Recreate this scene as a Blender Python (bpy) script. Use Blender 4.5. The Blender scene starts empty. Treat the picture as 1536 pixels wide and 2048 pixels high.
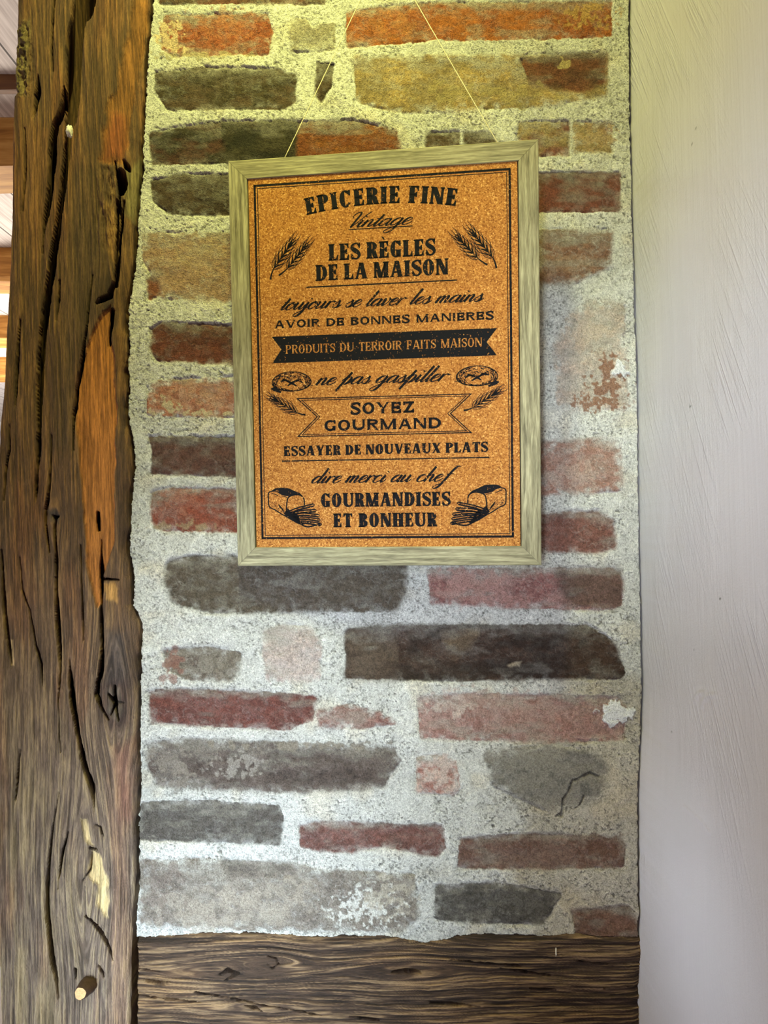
import bpy, math, random
import numpy as np
from mathutils import Vector, Matrix

# ------------------------------------------------------------------ camera, light, exposure
SC = bpy.context.scene
COL = SC.collection
FPX = 1479.0                       # focal length in pixels of the 1536 x 2048 frame
PITCH = math.radians(1.5)
CAM = np.array([0.0, -0.7395, 1.55])

cd = bpy.data.cameras.new('camera')
cd.sensor_fit = 'AUTO'; cd.sensor_width = 36.0; cd.lens = FPX / 2048 * 36.0
cd.clip_start = 0.01; cd.clip_end = 50
co = bpy.data.objects.new('camera', cd); COL.objects.link(co)
co.location = CAM; co.rotation_euler = (math.pi / 2 + PITCH, 0, 0)
SC.camera = co

SC.view_settings.view_transform = 'Standard'
SC.view_settings.look = 'None'
SC.view_settings.exposure = 0.0
SC.view_settings.gamma = 1.0
SC.view_settings.use_curve_mapping = False

wd = bpy.data.worlds.new('world'); SC.world = wd; wd.use_nodes = True
wd.node_tree.nodes['Background'].inputs[0].default_value = (1.0, 0.70, 0.52, 1)
wd.node_tree.nodes['Background'].inputs[1].default_value = 0.30


def area(name, loc, target, size, power, color, spread=180):
    l = bpy.data.lights.new(name, 'AREA'); l.shape = 'RECTANGLE'
    l.size, l.size_y = size; l.energy = power; l.color = color; l.spread = math.radians(spread)
    o = bpy.data.objects.new(name, l); COL.objects.link(o); o.location = loc
    d = Vector(target) - Vector(loc)
    o.rotation_euler = d.to_track_quat('-Z', 'Y').to_euler()
    return o


# daylight from behind and left, split into added beams aimed at single patches, and the yellow ceiling lamp above the panel
area('added_daylight_low', (-0.6, -2.2, 1.2), (-0.13, 0.0, 1.28), (0.40, 0.40), 0.19, (0.74, 0.89, 1.0), 16)
area('added_daylight_mid', (-0.6, -2.2, 1.3), (-0.10, 0.0, 1.415), (0.32, 0.32), 0.65, (0.76, 0.90, 1.0), 14)
area('added_daylight_sill', (-0.6, -2.2, 1.0), (-0.17, 0.0, 1.10), (0.26, 0.26), 0.88, (0.72, 0.89, 1.0), 12)
area('added_daylight_high', (-0.5, -2.3, 1.75), (0.21, 0.0, 1.68), (0.24, 0.24), 0.34, (0.86, 0.97, 1.0), 14)
area('added_fill_left', (-2.2, -0.50, 1.5), (0.25, -0.15, 1.5), (1.0, 1.4), 7.6, (0.86, 0.84, 1.0))  # added broad fill for the side wall, from no known window
area('added_daylight_side', (-1.0, -1.6, 1.9), (0.25, -0.20, 1.62), (0.2, 0.2), 0.23, (0.66, 0.78, 1.0), 17)
area('added_daylight_corner', (-1.2, -1.3, 1.6), (0.25, -0.11, 1.22), (0.12, 0.12), 0.12, (0.80, 0.88, 1.0), 12)
area('ceiling_lamp_yellow', (-0.10, -0.38, 2.44), (-0.09, 0.0, 1.92), (0.10, 0.10), 3.25, (0.97, 1.0, 0.28), 110)
area('next_room_fill', (-2.6, 2.2, 1.6), (-1.0, 4.6, 0.8), (0.8, 1.2), 40.0, (0.95, 0.97, 1.0))  # added fill that brightens the far wall and floor beyond the post
area('next_room_upward_fill', (-1.6, 1.9, 1.2), (-1.2, 1.6, 2.3), (1.0, 1.0), 46.0, (1.0, 0.90, 0.76))  # added warm fill thrown upward to brighten the pine ceiling


# ------------------------------------------------------------------ helpers
def ray_dir(px, py):
    x = (px - 768) / FPX; z = -(py - 1024) / FPX
    return np.array([x, math.cos(PITCH) - z * math.sin(PITCH), math.sin(PITCH) + z * math.cos(PITCH)])


def at(px, py, Y=0.0):
    """photo point -> world point on the upright plane y = Y"""
    d = ray_dir(px, py); s = (Y - CAM[1]) / d[1]
    return CAM + s * d


def to_px(X, Y, Z):
    """world points -> survey coordinates (numpy)"""
    qx = X - CAM[0]; qy = Y - CAM[1]; qz = Z - CAM[2]
    D = qy * math.cos(PITCH) + qz * math.sin(PITCH)
    U = -qy * math.sin(PITCH) + qz * math.cos(PITCH)
    return 768 + FPX * qx / D, 1024 - FPX * U / D


def lin(c, k=0.85):
    c = np.array(c, float) / 255.0
    return np.where(c <= 0.04045, c / 12.92, ((c + 0.055) / 1.055) ** 2.4) * k


def h2(ix, iy, seed):
    h = (ix.astype(np.int64) * 374761393 + iy.astype(np.int64) * 668265263 + seed * 974634541) & 0xFFFFFFFF
    h = ((h ^ (h >> 13)) * 1274126177) & 0xFFFFFFFF
    h = h ^ (h >> 16)
    return (h & 0xFFFFFF) / float(0xFFFFFF)


def vn(x, y, seed=0):
    ix = np.floor(x); iy = np.floor(y); fx = x - ix; fy = y - iy
    fx = fx * fx * (3 - 2 * fx); fy = fy * fy * (3 - 2 * fy)
    a = h2(ix, iy, seed); b = h2(ix + 1, iy, seed); c = h2(ix, iy + 1, seed); d = h2(ix + 1, iy + 1, seed)
    return (a + (b - a) * fx) * (1 - fy) + (c + (d - c) * fx) * fy


def fbm(x, y, seed=0, octv=4, gain=0.5):
    s = 0; a = 1; t = 0
    for k in range(octv):
        s = s + a * vn(x * 2 ** k + 17.3 * k, y * 2 ** k + 9.1 * k, seed + k); t += a; a *= gain
    return s / t - 0.5          # about -0.5 .. 0.5


def sstep(a, b, x):
    t = np.clip((x - a) / (b - a), 0, 1); return t * t * (3 - 2 * t)


def mesh_np(name, verts, quads, mat, parent=None, color=None, smooth=True, attrs=None):
    me = bpy.data.meshes.new(name)
    nv, nf = len(verts), len(quads)
    me.vertices.add(nv); me.loops.add(nf * 4); me.polygons.add(nf)
    me.vertices.foreach_set('co', np.ascontiguousarray(verts, dtype=np.float32).ravel())
    me.loops.foreach_set('vertex_index', np.ascontiguousarray(quads, dtype=np.int32).ravel())
    me.polygons.foreach_set('loop_start', np.arange(0, nf * 4, 4, dtype=np.int32))
    try:
        me.polygons.foreach_set('loop_total', np.full(nf, 4, dtype=np.int32))
    except Exception:
        pass
    me.polygons.foreach_set('use_smooth', np.full(nf, smooth, dtype=bool))
    me.update(calc_edges=True)
    if color is not None:
        a = me.attributes.new('pigment', 'FLOAT_COLOR', 'POINT')
        c4 = np.ones((nv, 4), np.float32); c4[:, :3] = np.clip(color, 0.002, 1)
        a.data.foreach_set('color', c4.ravel())
    for k, v in (attrs or {}).items():
        a = me.attributes.new(k, 'FLOAT', 'POINT'); a.data.foreach_set('value', np.ascontiguousarray(v, np.float32).ravel())
    o = bpy.data.objects.new(name, me); COL.objects.link(o)
    if mat: me.materials.append(mat)
    if parent: o.parent = parent
    return o


def mesh_py(name, verts, faces, mat, parent=None, smooth=False):
    me = bpy.data.meshes.new(name); me.from_pydata([tuple(v) for v in verts], [], faces); me.update()
    if smooth:
        me.polygons.foreach_set('use_smooth', [True] * len(me.polygons))
    o = bpy.data.objects.new(name, me); COL.objects.link(o)
    if mat: me.materials.append(mat)
    if parent: o.parent = parent
    return o


def grid_quads(nr, nc):
    i = np.arange(nr * nc).reshape(nr, nc)
    return np.stack([i[:-1, :-1], i[1:, :-1], i[1:, 1:], i[:-1, 1:]], -1).reshape(-1, 4)


def tag(o, label, cat, group=None):
    o['label'] = label; o['category'] = cat
    if group: o['group'] = group
    return o


def struct(o):
    o['kind'] = 'structure'; return o


def empty(name, loc):
    o = bpy.data.objects.new(name, None); COL.objects.link(o); o.location = loc
    o.empty_display_size = 0.05; return o


def box(name, lo, hi, mat, parent=None):
    x0, y0, z0 = lo; x1, y1, z1 = hi
    v = [(x0, y0, z0), (x1, y0, z0), (x1, y1, z0), (x0, y1, z0), (x0, y0, z1), (x1, y0, z1), (x1, y1, z1), (x0, y1, z1)]
    f = [(0, 3, 2, 1), (4, 5, 6, 7), (0, 1, 5, 4), (1, 2, 6, 5), (2, 3, 7, 6), (3, 0, 4, 7)]
    return mesh_py(name, v, f, mat, parent)


def poly_sdf(x, y, pts):
    pts = np.array(pts, float); d = np.full(x.shape, 1e18); inside = np.zeros(x.shape, bool)
    n = len(pts)
    for i in range(n):
        a = pts[i]; b = pts[(i + 1) % n]; e = b - a
        wx = x - a[0]; wy = y - a[1]
        t = np.clip((wx * e[0] + wy * e[1]) / (e @ e + 1e-9), 0, 1)
        d = np.minimum(d, (wx - e[0] * t) ** 2 + (wy - e[1] * t) ** 2)
        c = ((a[1] > y) != (b[1] > y)) & (x < e[0] * (y - a[1]) / (e[1] if abs(e[1]) > 1e-9 else 1e-9) + a[0])
        inside ^= c
    d = np.sqrt(d)
    return np.where(inside, -d, d)


def path_field(x, y, pts):
    """signed profile of a tapering crack: distance to the polyline minus half its width there"""
    best = np.full(x.shape, 1e9); hw = np.zeros(x.shape)
    for (x0, y0, w0), (x1, y1, w1) in zip(pts[:-1], pts[1:]):
        ex, ey = x1 - x0, y1 - y0
        t = np.clip(((x - x0) * ex + (y - y0) * ey) / (ex * ex + ey * ey + 1e-9), 0, 1)
        d = np.hypot(x - x0 - ex * t, y - y0 - ey * t) - (w0 + (w1 - w0) * t) / 2
        m = d < best
        best = np.where(m, d, best); hw = np.where(m, (w0 + (w1 - w0) * t) / 2, hw)
    return best, hw


# ------------------------------------------------------------------ materials
def newmat(name):
    m = bpy.data.materials.new(name); m.use_nodes = True
    nt = m.node_tree; b = nt.nodes['Principled BSDF']
    return m, nt, b


class NT:
    """small wrapper to wire nodes"""
    def __init__(s, nt): s.nt = nt
    def n(s, typ, **kw):
        o = s.nt.nodes.new(typ)
        for k, v in kw.items(): setattr(o, k, v)
        return o
    def l(s, a, b): s.nt.links.new(a, b)
    def coord(s, scale=(1, 1, 1), rot=(0, 0, 0)):
        tc = s.n('ShaderNodeTexCoord'); mp = s.n('ShaderNodeMapping')
        mp.inputs['Scale'].default_value = scale
        m0 = s.n('ShaderNodeMapping'); m0.inputs['Rotation'].default_value = rot
        s.l(tc.outputs['Object'], m0.inputs['Vector']); s.l(m0.outputs[0], mp.inputs['Vector']); return mp.outputs[0]
    def noise(s, vec, scale, detail=3, rough=0.55, dist=0):
        t = s.n('ShaderNodeTexNoise'); s.l(vec, t.inputs['Vector'])
        t.inputs['Scale'].default_value = scale; t.inputs['Detail'].default_value = detail
        t.inputs['Roughness'].default_value = rough; t.inputs['Distortion'].default_value = dist
        return t.outputs['Fac']
    def ramp(s, fac, a, b, ca=(0, 0, 0, 1), cb=(1, 1, 1, 1)):
        r = s.n('ShaderNodeValToRGB'); s.l(fac, r.inputs[0])
        r.color_ramp.elements[0].position = a; r.color_ramp.elements[0].color = ca
        r.color_ramp.elements[1].position = b; r.color_ramp.elements[1].color = cb
        return r.outputs[0]
    def maprange(s, v, a, b, c, d):
        r = s.n('ShaderNodeMapRange'); s.l(v, r.inputs[0])
        for i, k in zip((1, 2, 3, 4), (a, b, c, d)): r.inputs[i].default_value = k
        return r.outputs[0]
    def mix(s, fac, a, b, mode='MIX'):
        m = s.n('ShaderNodeMix', data_type='RGBA', blend_type=mode)
        ins = [i for i in m.inputs if i.type == 'RGBA']
        if isinstance(fac, (int, float)): m.inputs[0].default_value = fac
        else: s.l(fac, m.inputs[0])
        for q, v in zip(ins, (a, b)):
            if isinstance(v, tuple): q.default_value = v if len(v) == 4 else (*v, 1)
            else: s.l(v, q)
        return [o for o in m.outputs if o.type == 'RGBA'][0]
    def math(s, op, a, b):
        m = s.n('ShaderNodeMath', operation=op)
        for i, v in enumerate((a, b)):
            if isinstance(v, (int, float)): m.inputs[i].default_value = v
            else: s.l(v, m.inputs[i])
        return m.outputs[0]
    def bump(s, h, dist, strength, bsdf, chain=None):
        b = s.n('ShaderNodeBump'); b.inputs['Strength'].default_value = strength
        b.inputs['Distance'].default_value = dist; s.l(h, b.inputs['Height'])
        if chain is not None: s.l(chain, b.inputs['Normal'])
        s.l(b.outputs[0], bsdf.inputs['Normal']); return b.outputs[0]
    def attr(s, name):
        a = s.n('ShaderNodeAttribute'); a.attribute_name = name; return a


def pigment_mat(name, scales, lo, hi, bump_d, rough=0.9, stretch=(1, 1, 1), spec=0.2, pits=None):
    """surface whose pigment is stored on the mesh, broken up by fine procedural grain"""
    m, nt, b = newmat(name); w = NT(nt)
    base = w.attr('pigment').outputs['Color']
    v = w.coord(stretch)
    g1 = w.noise(v, scales[0], 4, 0.65); g2 = w.noise(v, scales[1], 2, 0.6)
    g = w.math('ADD', w.math('MULTIPLY', g1, 0.6), w.math('MULTIPLY', g2, 0.4))
    f = w.maprange(g, 0.33, 0.67, lo, hi)
    col = w.n('ShaderNodeVectorMath', operation='SCALE'); w.l(base, col.inputs[0]); w.l(f, col.inputs['Scale'])
    c = col.outputs[0]; hgt = g
    if pits:
        vo = w.n('ShaderNodeTexVoronoi'); w.l(v, vo.inputs['Vector']); vo.inputs['Scale'].default_value = pits
        pk = w.maprange(vo.outputs['Distance'], 0.10, 0.24, 0.0, 1.0)
        hgt = w.math('ADD', g, w.math('MULTIPLY', pk, 0.5))
    w.l(c, b.inputs['Base Color'])
    w.bump(hgt, bump_d, 1.0, b)
    b.inputs['Roughness'].default_value = rough
    b.inputs['Specular IOR Level'].default_value = spec
    return m


MAT_WALL = pigment_mat('lime_mortar_and_brick', (700, 1500), 0.50, 1.50, 0.0030, 0.95, pits=520)
MAT_POST = pigment_mat('weathered_oak_upright', (700, 2000), 0.60, 1.40, 0.0016, 0.8, stretch=(1, 1, 0.10), spec=0.25)
MAT_BEAM = pigment_mat('weathered_oak_level', (700, 2000), 0.58, 1.42, 0.0016, 0.8, stretch=(0.08, 1, 1), spec=0.25)


def side_wall_mat():
    m, nt, b = newmat('painted_plaster'); w = NT(nt)
    base = w.attr('pigment').outputs['Color']
    v1 = w.coord((1, 1, 0.022), (math.radians(30), 0, 0))
    v2 = w.coord((1, 1, 0.02), (math.radians(3), 0, 0))
    s1 = w.noise(v1, 330, 3, 0.6, 0.3); s1 = w.math('ADD', w.math('MULTIPLY', s1, 0.4), w.math('MULTIPLY', w.maprange(s1, 0.50, 0.72, 0.0, 1.0), 0.40)); s2 = w.noise(v2, 420, 2, 0.5)
    v3 = w.coord(); fine = w.noise(v3, 700, 2, 0.5); big = w.noise(v3, 7, 2, 0.5)
    msk = w.ramp(big, 0.40, 0.62)
    h = w.math('ADD', w.math('MULTIPLY', w.math('MULTIPLY', s1, msk), 1.0), w.math('MULTIPLY', s2, 0.3))
    h = w.math('ADD', h, w.math('MULTIPLY', fine, 0.12))
    w.bump(h, 0.0013, 0.8, b)
    w.l(base, b.inputs['Base Color'])
    b.inputs['Roughness'].default_value = 0.36
    b.inputs['Specular IOR Level'].default_value = 0.45
    return m


MAT_SIDE = side_wall_mat()


def wood_mat(name, stretch, ca, cb, cc, scale=120, rough=0.6, bump=0.0004, spots=0.0):
    m, nt, b = newmat(name); w = NT(nt)
    v = w.coord(stretch)
    g = w.noise(v, scale, 5, 0.62, 0.6); g2 = w.noise(v, scale * 5, 2, 0.5)
    gg = w.math('ADD', w.math('MULTIPLY', g, 0.72), w.math('MULTIPLY', g2, 0.28))
    r = w.n('ShaderNodeValToRGB'); w.l(gg, r.inputs[0])
    e = r.color_ramp.elements; e[0].position = 0.36; e[0].color = (*ca, 1); e[1].position = 0.64; e[1].color = (*cc, 1)
    k = e.new(0.5); k.color = (*cb, 1)
    w.l(r.outputs[0], b.inputs['Base Color']); w.bump(gg, bump, 0.8, b)
    b.inputs['Roughness'].default_value = rough; b.inputs['Specular IOR Level'].default_value = 0.3
    return m


FC = (lin((98, 91, 68), 1), lin((142, 135, 106), 1), lin((182, 174, 140), 1))
MAT_RAIL_V = wood_mat('driftwood_upright', (1, 1, 0.06), *FC, scale=330)
MAT_RAIL_H = wood_mat('driftwood_level', (0.06, 1, 1), *FC, scale=330)
MAT_CBEAM = wood_mat('golden_pine_beam', (0.12, 1, 1), (0.26, 0.11, 0.02), (0.46, 0.22, 0.045), (0.62, 0.34, 0.09), scale=30, bump=0.002)


def plain(name, col, rough=0.8, noise=0.0, scale=200):
    m, nt, b = newmat(name); w = NT(nt)
    b.inputs['Roughness'].default_value = rough
    if noise:
        f = w.noise(w.coord(), scale, 3, 0.6)
        a = tuple(c * (1 - noise) for c in col); z = tuple(min(1, c * (1 + noise)) for c in col)
        w.l(w.ramp(f, 0.35, 0.65, (*a, 1), (*z, 1)), b.inputs['Base Color'])
        w.bump(f, 0.001, 0.4, b)
    else:
        b.inputs['Base Color'].default_value = (*col, 1)
    return m


def cork_nodes(w):
    v = w.coord()
    n1 = w.noise(v, 620, 2, 0.6); n2 = w.noise(v, 60, 3, 0.5)
    vo = w.n('ShaderNodeTexVoronoi'); w.l(v, vo.inputs['Vector']); vo.inputs['Scale'].default_value = 950
    sep = w.n('ShaderNodeSeparateColor'); w.l(vo.outputs['Color'], sep.inputs[0])
    r = w.n('ShaderNodeValToRGB'); w.l(w.math('ADD', w.math('MULTIPLY', sep.outputs[0], 0.62), w.math('MULTIPLY', n1, 0.38)), r.inputs[0])
    e = r.color_ramp.elements
    e[0].position = 0.10; e[0].color = (*lin((112, 60, 20), 1), 1)
    e[1].position = 0.93; e[1].color = (*lin((246, 198, 124), 1), 1)
    k = e.new(0.42); k.color = (*lin((170, 110, 50), 1), 1)
    k = e.new(0.72); k.color = (*lin((193, 133, 68), 1), 1)
    c = w.mix(0.22, r.outputs[0], w.ramp(n2, 0.35, 0.65, (0.75, 0.75, 0.75, 1), (1.15, 1.15, 1.15, 1)), 'MULTIPLY')
    return c, n1


def cork_mat():
    m, nt, b = newmat('cork'); w = NT(nt)
    c, n1 = cork_nodes(w); w.l(c, b.inputs['Base Color']); w.bump(n1, 0.0005, 0.6, b)
    b.inputs['Roughness'].default_value = 0.85; b.inputs['Specular IOR Level'].default_value = 0.25
    return m


def ink_mat():
    m, nt, b = newmat('black_ink_on_cork'); w = NT(nt)
    c, n1 = cork_nodes(w); v = w.coord()
    fl = w.noise(v, 480, 2, 0.7)
    f = w.ramp(fl, 0.655, 0.70)
    col = w.mix(f, (0.008, 0.008, 0.011), c)
    w.l(col, b.inputs['Base Color']); b.inputs['Roughness'].default_value = 0.8
    b.inputs['Specular IOR Level'].default_value = 0.12
    return m


MAT_CORK = cork_mat(); MAT_INK = ink_mat()
MAT_GAP_SHADE = plain('gap_shade_backing', (0.012, 0.011, 0.010))  # black stands in for the shade in the gap around the cork
MAT_CORD = plain('cream_cord', tuple(lin((226, 214, 180), 1)), 0.8, 0.1, 900)
MAT_STEEL = plain('dull_steel', (0.25, 0.24, 0.22), 0.4)
MAT_PEG = plain('dark_peg_wood', tuple(lin((84, 64, 52), 1)), 0.8, 0.35, 160)
MAT_PEGEND = plain('pale_end_grain', tuple(lin((206, 160, 112), 1)), 0.85, 0.14, 500)
MAT_WHITE = plain('white_plaster_crumb', tuple(lin((225, 220, 205), 1)), 0.9, 0.25, 500)
MAT_PLASTER = plain('pale_plaster', (0.62, 0.60, 0.57), 0.9, 0.08, 30)
MAT_FLOOR = plain('pale_stone_floor', (0.52, 0.49, 0.45), 0.6, 0.12, 12)


def plank_mat():
    m, nt, b = newmat('limewashed_planks'); w = NT(nt)
    v = w.coord((1, 0.04, 1)); g = w.noise(v, 160, 4, 0.6)
    c = w.ramp(g, 0.35, 0.65, (*lin((186, 176, 172), 1), 1), (*lin((226, 218, 214), 1), 1))
    tc = w.coord(); sp = w.n('ShaderNodeSeparateXYZ'); w.l(tc, sp.inputs[0])
    fr = w.math('FRACT', w.math('MULTIPLY', sp.outputs[0], 8.0), 0)
    seam = w.math('LESS_THAN', fr, 0.03)
    w.l(w.mix(seam, c, (0.05, 0.035, 0.03)), b.inputs['Base Color']); b.inputs['Roughness'].default_value = 0.7
    return m


MAT_PLANK = plank_mat()

# ------------------------------------------------------------------ brick panel between the timbers (heights and pigments of one masonry surface)
MORTAR = np.array([0.64, 0.63, 0.60])
RED = (150, 90, 76); DRED = (120, 80, 68); PINK = (176, 138, 126); GREY = (112, 102, 94); DGREY = (92, 84, 77)
BLACK = (64, 52, 45); BROWN = (98, 80, 64); OCHRE = (160, 138, 98); TAN = (178, 156, 128)


def rc(x0, y0, x1, y1): return [(x0, y0), (x1, y0), (x1, y1), (x0, y1)]


# outline, corner radius, edge softness, pigment, second pigment, lime haze (0..1)
BRICKS = [
    (rc(316, -70, 652, 8), 6, 4, DRED, BROWN, .1), (rc(770, -90, 1228, -22), 6, 4, RED, OCHRE, .2),
    ([(328, 27), (536, 25), (546, 60), (538, 108), (345, 113), (323, 96), (320, 52)], 6, 3, (164, 92, 62), (148, 80, 56), .18),
    ([(575, 52), (590, 34), (612, 40), (620, 54), (672, 48), (672, 96), (640, 104), (580, 104)], 4, 4, (170, 160, 138), (150, 140, 122), .3),
    ([(692, 22), (830, 4), (1224, 0), (1226, 70), (1000, 78), (880, 76), (694, 94)], 5, 3, (178, 106, 58), (158, 92, 58), .14),
    ([(308, 144), (400, 133), (560, 136), (592, 150), (590, 205), (575, 220), (330, 219), (308, 180)], 6, 3, BROWN, (76, 66, 50), .12),
    ([(634, 122), (668, 128), (664, 165), (642, 204), (628, 186)], 2, 3, (82, 68, 50), BROWN, .1),
    ([(706, 112), (900, 108), (1216, 108), (1216, 188), (1150, 200), (1080, 212), (800, 226), (712, 205)], 8, 7, OCHRE, (178, 150, 100), .28),
    ([(1042, 118), (1110, 104), (1216, 104), (1212, 165), (1170, 186), (1060, 172)], 6, 8, (128, 82, 62), (98, 66, 52), .1),
    ([(297, 268), (420, 243), (560, 238), (622, 244), (616, 322), (440, 326), (302, 330)], 7, 3, (92, 64, 54), (60, 54, 42), .07),
    ([(440, 244), (600, 240), (600, 330), (450, 330)], 10, 14, (52, 50, 40), (66, 60, 46), .12),
    ([(596, 242), (720, 240), (796, 262), (806, 330), (592, 330)], 6, 5, (146, 90, 50), (126, 72, 44), .08),
    (rc(850, 262, 920, 300), 5, 5, (92, 80, 54), BROWN, .15), (rc(926, 264, 992, 300), 5, 5, (92, 80, 54), BROWN, .15),
    (rc(1036, 241, 1140, 312), 4, 4, (140, 90, 76), OCHRE, .15), (rc(1146, 242, 1226, 306), 4, 5, (142, 94, 80), OCHRE, .25),
    ([(302, 360), (345, 347), (480, 346), (480, 432), (340, 430), (306, 402)], 8, 4, (90, 74, 60), (72, 60, 50), .14),
    (rc(1070, 343, 1242, 424), 6, 4, (128, 76, 62), (110, 70, 60), .08),
    ([(286, 466), (480, 464), (480, 606), (330, 596), (296, 575), (302, 545), (288, 520)], 5, 7, (184, 150, 124), (168, 136, 112), .32),
    ([(294, 552), (316, 560), (320, 590), (296, 600)], 3, 5, (150, 96, 74), (140, 84, 66), .1),
    ([(1070, 458), (1226, 458), (1222, 530), (1140, 570), (1070, 574)], 8, 8, (150, 116, 92), (130, 96, 78), .26),
    ([(304, 656), (324, 643), (480, 650), (480, 732), (310, 720), (300, 700)], 8, 5, (122, 72, 58), (104, 66, 54), .12),
    ([(1110, 690), (1140, 640), (1180, 604), (1250, 604), (1256, 822), (1112, 822)], 14, 14, (204, 192, 180), (196, 178, 164), .5),
    ([(296, 762), (480, 752), (480, 836), (292, 830)], 6, 4, (186, 128, 106), (176, 118, 96), .42),
    ([(296, 872), (480, 874), (480, 956), (302, 948), (304, 900)], 3, 3, (108, 76, 68), (92, 66, 60), .09),
    ([(1076, 884), (1200, 876), (1240, 890), (1242, 985), (1076, 992)], 10, 10, (180, 142, 128), (168, 128, 114), .36),
    ([(302, 985), (330, 976), (480, 978), (480, 1066), (320, 1062), (302, 1045)], 7, 4, (152, 84, 68), (138, 80, 66), .2),
    ([(1072, 1026), (1200, 1020), (1226, 1040), (1234, 1098), (1190, 1106), (1072, 1102)], 6, 5, (142, 98, 86), (128, 88, 78), .14),
    ([(334, 1122), (380, 1110), (818, 1118), (818, 1180), (800, 1222), (420, 1228), (345, 1205), (330, 1160)], 14, 8, (104, 94, 82), (92, 82, 72), .16),
    ([(852, 1136), (1230, 1134), (1246, 1160), (1244, 1210), (1220, 1220), (1000, 1214), (860, 1205)], 7, 4, (166, 116, 106), (138, 84, 76), .2),
    ([(1110, 1140), (1246, 1136), (1244, 1216), (1130, 1210)], 12, 22, (112, 80, 68), (96, 70, 60), .08),
    ([(326, 1298), (410, 1294), (483, 1304), (480, 1345), (460, 1364), (370, 1360), (330, 1336)], 7, 4, (128, 118, 106), (116, 104, 94), .22),
    ([(520, 1262), (560, 1250), (615, 1254), (642, 1284), (640, 1366), (532, 1366)], 10, 7, (206, 190, 184), (190, 172, 164), .3),
    ([(690, 1258), (800, 1248), (1180, 1250), (1236, 1290), (1250, 1358), (900, 1364), (690, 1358)], 12, 6, BLACK, (76, 58, 48), .08),
    ([(690, 1262), (790, 1252), (800, 1360), (694, 1356)], 12, 22, (104, 90, 78), (84, 70, 60), .14),
    ([(880, 1262), (960, 1256), (940, 1300), (905, 1318)], 6, 14, (128, 104, 70), (100, 80, 56), .2),
    ([(1016, 1334), (1030, 1324), (1046, 1322), (1040, 1334)], 2, 2, (160, 140, 104), OCHRE, .1),
    ([(297, 1382), (330, 1377), (600, 1388), (634, 1396), (626, 1440), (580, 1461), (400, 1452), (300, 1446)], 4, 4, (126, 78, 70), (112, 72, 66), .12),
    ([(632, 1420), (700, 1408), (760, 1425), (792, 1448), (720, 1458), (636, 1452)], 5, 6, (158, 124, 116), (148, 108, 100), .3),
    ([(834, 1396), (900, 1386), (1240, 1394), (1254, 1410), (1250, 1482), (1080, 1488), (838, 1476)], 6, 4, (170, 124, 114), (152, 104, 94), .24),
    ([(296, 1486), (380, 1476), (790, 1498), (802, 1520), (770, 1574), (600, 1588), (310, 1572), (294, 1530)], 9, 8, (126, 116, 110), (104, 92, 86), .22),
    ([(360, 1498), (780, 1508), (760, 1572), (420, 1578)], 16, 26, (94, 82, 77), (108, 96, 90), .14),
    ([(830, 1514), (870, 1508), (912, 1520), (922, 1582), (905, 1592), (832, 1584)], 5, 6, (168, 106, 90), (186, 150, 134), .34),
    ([(966, 1504), (1100, 1492), (1215, 1512), (1206, 1600), (1090, 1622), (985, 1568)], 16, 16, (130, 124, 114), (108, 104, 98), .36),
    ([(278, 1606), (400, 1600), (560, 1612), (568, 1640), (560, 1692), (440, 1686), (276, 1680)], 5, 4, (104, 98, 92), (92, 86, 82), .12),
    ([(598, 1650), (640, 1641), (886, 1650), (894, 1700), (880, 1713), (820, 1703), (770, 1690), (700, 1704), (640, 1702), (600, 1692)], 5, 4, (132, 92, 84), (112, 80, 74), .14),
    ([(920, 1678), (1000, 1668), (1240, 1672), (1252, 1690), (1248, 1736), (1100, 1740), (914, 1738)], 5, 5, (130, 98, 84), (112, 78, 64), .12),
    ([(276, 1720), (440, 1716), (450, 1724), (580, 1726), (640, 1740), (830, 1752), (836, 1840), (800, 1866), (500, 1862), (276, 1852)], 5, 7, (150, 140, 130), (128, 118, 110), .28),
    ([(446, 1722), (590, 1724), (590, 1748), (460, 1760)], 4, 8, (116, 108, 100), (128, 118, 110), .1),
    ([(870, 1770), (1000, 1764), (1124, 1790), (1110, 1812), (1090, 1850), (940, 1848), (868, 1840)], 5, 5, (102, 98, 94), (88, 84, 80), .14),
    ([(1142, 1818), (1262, 1812), (1280, 1850), (1280, 1880), (1150, 1872)], 5, 7, (126, 86, 66), (108, 74, 58), .1),
    # courses hidden by the board
    (rc(500, 470, 760, 570), 6, 5, RED, DRED, .2), (rc(780, 470, 1050, 572), 6, 5, GREY, BROWN, .2), (rc(500, 350, 820, 430), 6, 5, DRED, BROWN, .1),
    (rc(840, 350, 1050, 428), 6, 5, BROWN, GREY, .1), (rc(500, 640, 720, 730), 6, 5, RED, PINK, .2), (rc(745, 630, 1060, 720), 6, 5, GREY, PINK, .2),
    (rc(500, 760, 780, 840), 6, 5, DRED, PINK, .2), (rc(800, 750, 1060, 840), 6, 5, RED, PINK, .2), (rc(500, 870, 740, 955), 6, 5, GREY, BROWN, .2),
    (rc(760, 870, 1050, 960), 6, 5, RED, DRED, .2), (rc(500, 985, 820, 1070), 6, 5, RED, DRED, .2), (rc(840, 990, 1050, 1080), 6, 5, GREY, DRED, .2),
]
rnd = random.Random(5)
yy = -110
while yy > -1500:                                    # courses above the photo's upper edge
    xx = 300 + rnd.randint(0, 30)
    while xx < 1180:
        wq = rnd.choice([170, 300, 420])
        x1 = min(xx + wq, 1230)
        if x1 - xx > 60:
            BRICKS.append((rc(xx, yy - 82, x1, yy), 7, 5, rnd.choice([RED, DRED, GREY, OCHRE, BROWN]), rnd.choice([DRED, BROWN, TAN]), .18))
        xx = x1 + 28
    yy -= 114

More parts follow.
